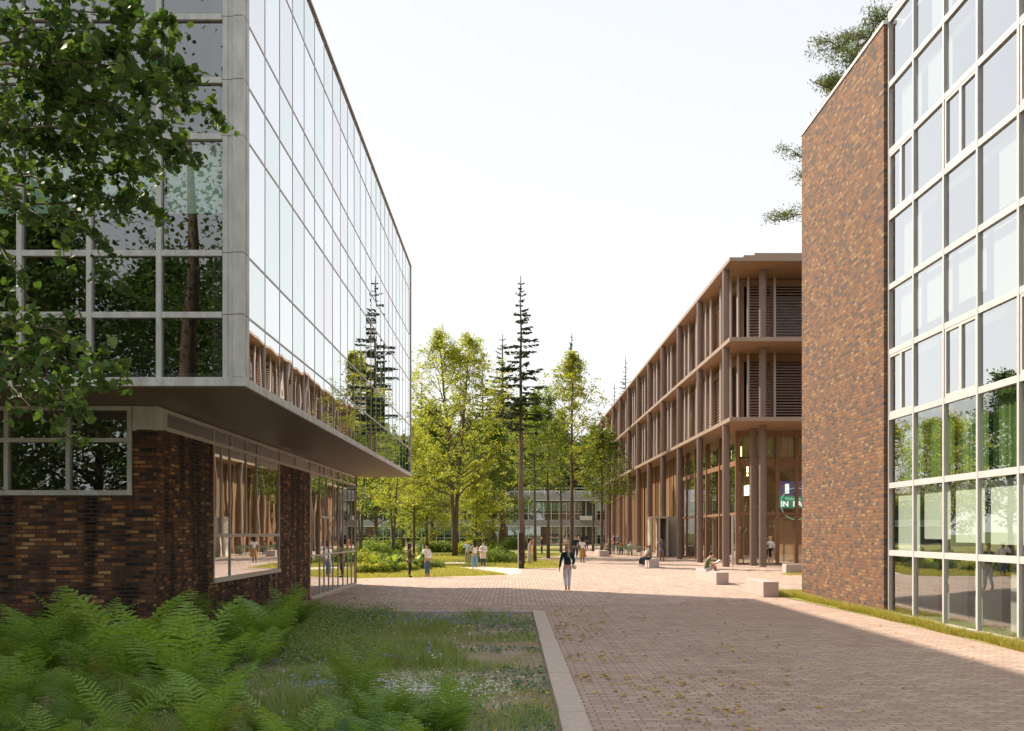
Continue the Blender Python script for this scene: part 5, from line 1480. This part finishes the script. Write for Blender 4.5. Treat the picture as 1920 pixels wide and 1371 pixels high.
WHT = (.72, .71, .68)
person('woman in a dark brown top and black trousers standing on the paving edge', 768, 1083, 1.47, -80, 'fold', 'f', 'brown', (.05, .025, .015), 'long', (.10, .055, .045), 'long', 'trousers', (.03, .025, .028), (.02, .018, .02))
person('woman in a white blouse and blue jeans holding a phone to her ear', 801, 1082, 1.47, 55, 'phone_r', 'f', 'tan', (.03, .015, .01), 'tied', WHT, 'long', 'trousers', (.09, .14, .24), (.40, .16, .07))
person('man in beige trousers raising a hand to his face on the lawn', 869, 1057.5, 1.42, 160, 'phone', 'm', 'light', (.05, .035, .025), 'short', (.58, .62, .68), 'long', 'trousers', (.34, .27, .20), (.3, .22, .15), at=gp(876, 1056.5))
person('woman seen from behind with long dark hair and wide light blue jeans', 890, 1067, 1.50, 10, 'fold', 'f', 'tan', (.03, .018, .015), 'long', WHT, 'none', 'trousers', (.20, .32, .50), (.5, .45, .4), wide=1.35)
person('woman in a pink cardigan and dark trousers facing the woman in light blue jeans', 906, 1065, 1.46, 170, 'fold', 'f', 'light', (.20, .12, .07), 'tied', WHT, 'long', 'trousers', (.06, .06, .075), (.6, .55, .5), coat=(.62, .42, .38, .36))
person('woman in a long grey beige coat with long black hair behind the brick post', 993, 1061, 1.60, -95, 'stand', 'f', 'light', (.015, .012, .012), 'long', (.42, .36, .32), 'long', 'dress', (.42, .36, .32), (.5, .4, .35))
person('person in a bright orange red dress half hidden by a slender trunk', 1001, 1042, 1.6, -90, 'stand', 'f', 'brown', (.02, .015, .012), 'tied', (.65, .10, .03), 'long', 'dress', (.65, .10, .03), (.3, .1, .05))
person('man in a navy suit standing alone between the slender trunks', 1016, 1041, 1.64, 80, 'stand', 'm', 'light', (.04, .03, .025), 'short', (.035, .05, .085), 'long', 'trousers', (.035, .05, .085), (.02, .02, .02), top_len=.05)
WP, WJ, WH = person('blonde woman walking away in a dark teal top and white trousers', 1064, 1108, 1.57, 5, 'walk', 'f', 'light', (.46, .29, .14), 'ponytail', (.012, .045, .065), 'long', 'trousers', (.66, .68, .76), (.6, .45, .35))
person('man in a pale blue shirt behind the head of the walking woman', 1062, 1041, 1.60, 200, 'fold', 'm', 'light', (.25, .16, .10), 'short', (.55, .60, .66), 'short', 'trousers', (.10, .11, .13), (.03, .03, .03))
person('grey haired man in a dark suit seen from behind in the chatting group', 1079, 1045.5, 1.66, -10, 'stand', 'm', 'light', (.50, .46, .43), 'short', (.03, .04, .06), 'long', 'trousers', (.05, .07, .11), (.015, .015, .015), top_len=.05)
person('man with sandy hair facing the chatting group', 1085, 1042, 1.66, 190, 'fold', 'm', 'light', (.40, .26, .12), 'short', (.45, .34, .32), 'long', 'trousers', (.1, .1, .1), (.03, .03, .03))
person('woman with curly black hair in a white top and a long ochre skirt', 1092, 1056, 1.60, -20, 'stand', 'f', 'brown', (.012, .01, .01), 'curly', WHT, 'short', 'skirt', (.36, .20, .07), (.6, .58, .55))
person('person in dark clothes far back near the corner of the low office', 1100, 1030, 1.85, 160, 'stand', 'm', 'tan', (.02, .02, .02), 'short', (.05, .055, .06), 'long', 'trousers', (.04, .04, .05), (.02, .02, .02))
person('man in a grey shirt and cap sitting on the bench by the cafe tables', 1108, 1040, 1.60, 60, 'sit', 'm', 'light', (.05, .03, .02), 'short', (.32, .34, .35), 'short', 'trousers', (.02, .02, .025), (.02, .02, .02), at=(8.03, 85.9), hat=(.05, .03, .03))
person('woman in a white top and grey trousers standing at the cafe tables', 1142, 1036, 1.72, 250, 'film', 'f', 'light', (.20, .08, .04), 'tied', WHT, 'none', 'trousers', (.10, .10, .12), (.05, .05, .05))
person('person in black beside the man in a blue grey shirt at the cafe tables', 1151, 1033, 1.70, 60, 'stand', 'm', 'light', (.05, .03, .02), 'short', (.015, .015, .018), 'short', 'trousers', (.02, .02, .03), (.02, .02, .02))
person('man in a blue grey shirt standing behind the cafe tables', 1159, 1033, 1.78, 20, 'stand', 'm', 'light', (.35, .30, .26), 'short', (.24, .29, .36), 'long', 'trousers', (.04, .05, .07), (.02, .02, .02))
PK = person('person with a backpack and blue shorts filming in front of the colonnade', 1241, 1054, 1.62, 15, 'film', 'm', 'brown', (.012, .01, .01), 'tied', (.10, .12, .14), 'short', 'shorts', (.10, .15, .30), (.5, .5, .5))
person('blonde woman in a white shirt and black pencil skirt by the lobby glass', 1445, 1060, 1.72, -50, 'hips', 'f', 'light', (.62, .48, .28), 'tied', WHT, 'long', 'pencil', (.015, .015, .015), (.45, .3, .2))
person('person in dark clothes standing behind the woman in a pencil skirt', 1438, 1054.5, 1.68, 180, 'stand', 'm', 'tan', (.02, .015, .01), 'short', (.03, .03, .035), 'long', 'trousers', (.03, .03, .03), (.02, .02, .02))
person('person in a pink top sitting far back beside the left bed', 746, 1034, 1.55, 0, 'sit', 'f', 'light', (.3, .15, .1), 'tied', (.62, .40, .40), 'short', 'trousers', (.10, .14, .30), (.3, .3, .3), at=(tx(746, 100), 100))

# ---------------------------------------------------------------- stone benches
def bench(label, x0, x1, y0, y1, z1=.47):
    mb = MB(); n = max(1, round((y1 - y0) / 1.3)); L_ = (y1 - y0) / n
    T_ = thing('stone_bench', label, 'bench', ((x0 + x1) / 2, (y0 + y1) / 2, 0), 0, None)
    for i in range(n):
        MB().box(x0, x1, y0 + L_ * i + .004, y0 + L_ * (i + 1) - .004, .004, z1).build('block', M['granite'], T_, bevel=.015)
    return T_
bench('long pink granite bench on which the reader in a green shirt sits', 7.66, 8.13, 38.4, 42.7)
bench('empty pink granite bench nearest the camera, beside the grass of the brick flank', 7.66, 8.13, 31.2, 33.6)
bench('pink granite bench with the seated pair in front of the colonnade', tx(1219, 56.5), tx(1236, 56.5), 56.5, 58.6)
bench('small pink granite bench beside the slender pale trunk and cafe tables', 6.97, 7.75, 81.7, 86.5)
bench('white stone bench showing behind the foot of the brick flank', 12.9, 15.2, 48.2, 48.9)

person('reader in a green shirt and pale shorts holding a book on the long bench', 0, 0, 1.62, -90, 'read', 'f', 'light', (.10, .04, .03), 'bun', (.12, .17, .08), 'short', 'shorts', (.50, .54, .64), (.4, .3, .25), at=(7.62, 40.2), z=.03)
bk = thing('book', 'open white book held by the reader on the long granite bench', 'book', (8.02, 40.2, .78), 0)
mbk = MB(); mbk.add([(0, 0, 0), (.16, 0, .09), (.16, .15, .11), (0, .15, .02), (0, 0, .012), (.16, 0, .102), (.16, .15, .122), (0, .15, .032)], [(3, 2, 1, 0), (4, 5, 6, 7), (0, 1, 5, 4), (1, 2, 6, 5), (2, 3, 7, 6), (3, 0, 4, 7)])
mbk.add([(0, 0, 0), (.16, 0, .09), (.16, -.15, .11), (0, -.15, .02), (0, 0, .012), (.16, 0, .102), (.16, -.15, .122), (0, -.15, .032)], [(0, 1, 2, 3), (7, 6, 5, 4), (4, 5, 1, 0), (5, 6, 2, 1), (6, 7, 3, 2), (7, 4, 0, 3)])
link('pages', mbk.mesh('pages', M['white']), bk)
person('man in a sage green shirt and dark jeans sitting on the granite bench', 0, 0, 1.70, 90, 'sit', 'm', 'brown', (.012, .01, .01), 'short', (.22, .26, .17), 'short', 'trousers', (.03, .05, .08), (.7, .7, .7), at=(tx(1221, 56.8), 56.9), z=.03)
person('person with ginger hair in a white shirt sitting beside the man in sage green', 0, 0, 1.58, 90, 'sit', 'f', 'light', (.42, .16, .07), 'tied', (.62, .60, .62), 'short', 'trousers', (.015, .015, .02), (.6, .5, .55), at=(tx(1214, 57.9), 57.9), z=.03)

# bag and backpack
bgp = thing('shoulder_bag', 'white shoulder bag on the right hip of the walking blonde woman', 'bag', (WP.location.x + .23, WP.location.y - .02, .80))
bgp.scale = (1.3, 1.3, 1.25)
nd = {'a': (Vector((-.06, 0, 0)), (.10, .07)), 'b': (Vector((.07, 0, .0)), (.10, .07))}
link('pouch', skin_mesh('pouch', nd, [('a', 'b')], 'a', cm((.70, .68, .64)), 2), bgp)
mb = MB(); mb.tube([(-.06, .02, .08), (-.13, -.05, .30), (-.16, -.10, .46), (-.15, -.02, .52), (-.10, .09, .42), (.02, .05, .10)], .011, 5); link('strap', mb.mesh('strap', cm((.70, .68, .64))), bgp)
pk = PK[0]; bp_ = thing('backpack', 'dark backpack worn by the person filming in front of the colonnade', 'backpack', (pk.location.x + .03, pk.location.y - .19, 1.16))
nd = {'a': (Vector((0, 0, -.17)), (.15, .08)), 'b': (Vector((0, 0, .15)), (.12, .07))}
link('sack', skin_mesh('sack', nd, [('a', 'b')], 'a', cm((.06, .075, .09)), 2), bp_)
mb = MB()
for s in (-1, 1): mb.tube([(s * .08, .05, .22), (s * .12, .18, .26), (s * .12, .33, .1), (s * .10, .2, -.15), (s * .09, .06, -.18)], .014, 5)
link('straps', mb.mesh('straps', cm((.05, .06, .07))), bp_)

# ---------------------------------------------------------------- cafe tables and chairs
def cafe_table(label, x, y):
    t = thing('cafe_table', label, 'table', (x, y, 0), 0, None)
    link('tabletop', MB().box(-.6, .6, -.4, .4, .72, .745).mesh('tabletop', M['table_green']), t)
    lg = MB().tube([(0, 0, 0), (0, 0, .72)], .02, 6).mesh('leg', M['table_green'])
    for a in (-.55, .55):
        for b in (-.35, .35): link('leg', lg, t, (a, b, 0))
    return t
def cafe_chair():
    t = thing('cafe_chair', 'x', 'chair', (0, 0, 0))
    mb = MB(); [mb.box(-.21, .21, -.2 + .06 * i, -.155 + .06 * i, .44, .455) for i in range(7)]; mb.box(-.21, -.19, -.2, .21, .425, .438); mb.box(.19, .21, -.2, .21, .425, .438)
    link('seat', mb.mesh('seat', M['table_green']), t)
    mb = MB(); [mb.box(-.19, .19, .2, .215, .6 + .08 * i, .645 + .08 * i) for i in range(3)]
    for s in (-.21, .19): mb.box(s, s + .02, .2, .22, .44, .85)
    link('backrest', mb.mesh('backrest', M['table_green']), t)
    for a, b in ((-.2, -.19), (.2, -.19), (-.2, .2), (.2, .2)):
        link('leg', MB().tube([(a * 1.1, b * 1.15, 0), (a, b, .44)], .011, 5).mesh('leg', M['table_green']), t)
    return t
tabs = []
for i, (px, d, lab) in enumerate([(1138, 92, 'sage green cafe table at the left end of the row'), (1155, 90, 'sage green cafe table behind the woman in a white top'), (1172, 87, 'sage green cafe table in front of the person in orange'), (1190, 85, 'sage green cafe table at the right end of the row'),
                                  (1128, 100, 'sage green cafe table farthest back, near the slender trunk')]):
    cafe_table(lab, tx(px, d), d); tabs.append((tx(px, d), d))
c0 = cafe_chair(); first = True
names_ = ['left end', 'second', 'third', 'right end', 'farthest']
for i, (x, y) in enumerate(tabs):
    for j, (dx, dy, rz) in enumerate(((-.35, -.62, PI), (.35, -.62, PI), (-.35, .62, 0), (.35, .62, 0))):
        c = c0 if first else copy_tree(c0); first = False
        c.location = (x + dx, y + dy, 0); c.rotation_euler = (0, 0, rz + rk.uniform(-.25, .25))
        c['label'] = 'green slatted chair, %s on the %s side of the %s cafe table' % (('left one', 'right one')[j % 2], ('near', 'near', 'far', 'far')[j], names_[i])
        c['group'] = 'cafe chairs around the tables'
person('person in an orange top sitting at the cafe tables', 0, 0, 1.6, 180, 'sit', 'f', 'tan', (.03, .02, .015), 'tied', (.55, .18, .06), 'short', 'trousers', (.1, .1, .12), (.1, .1, .1), at=(tabs[2][0] - .3, tabs[2][1] + .62))
person('blonde person in a white shirt sitting with their back turned at the cafe tables', 0, 0, 1.66, 0, 'sit', 'f', 'light', (.5, .36, .18), 'short', WHT, 'long', 'trousers', (.35, .18, .08), (.1, .1, .1), at=(tabs[2][0] + .4, tabs[2][1] - .75))
person('person in an orange top at the far cafe table behind the slender trunk', 0, 0, 1.6, 180, 'sit', 'f', 'tan', (.03, .02, .015), 'tied', (.60, .20, .10), 'short', 'trousers', (.1, .1, .12), (.1, .1, .1), at=(tabs[0][0] - .3, tabs[0][1] + .62))

# brick post with a pale metal edge
bpst = thing('brick_post', 'narrow dark brick post with a pale edge in front of the thin spruce', 'post', (tx(977, 55.4), 55.4, 0))
a = bpst.location.x
MB().box(a - .13, a + .17, 55.25, 55.85, -.02, 1.93).build('shaft', M['brick_dark'], bpst)
MB().box(a - .17, a - .133, 55.24, 55.86, -.02, 1.96).build('edge_strip', M['white_frame'], bpst)
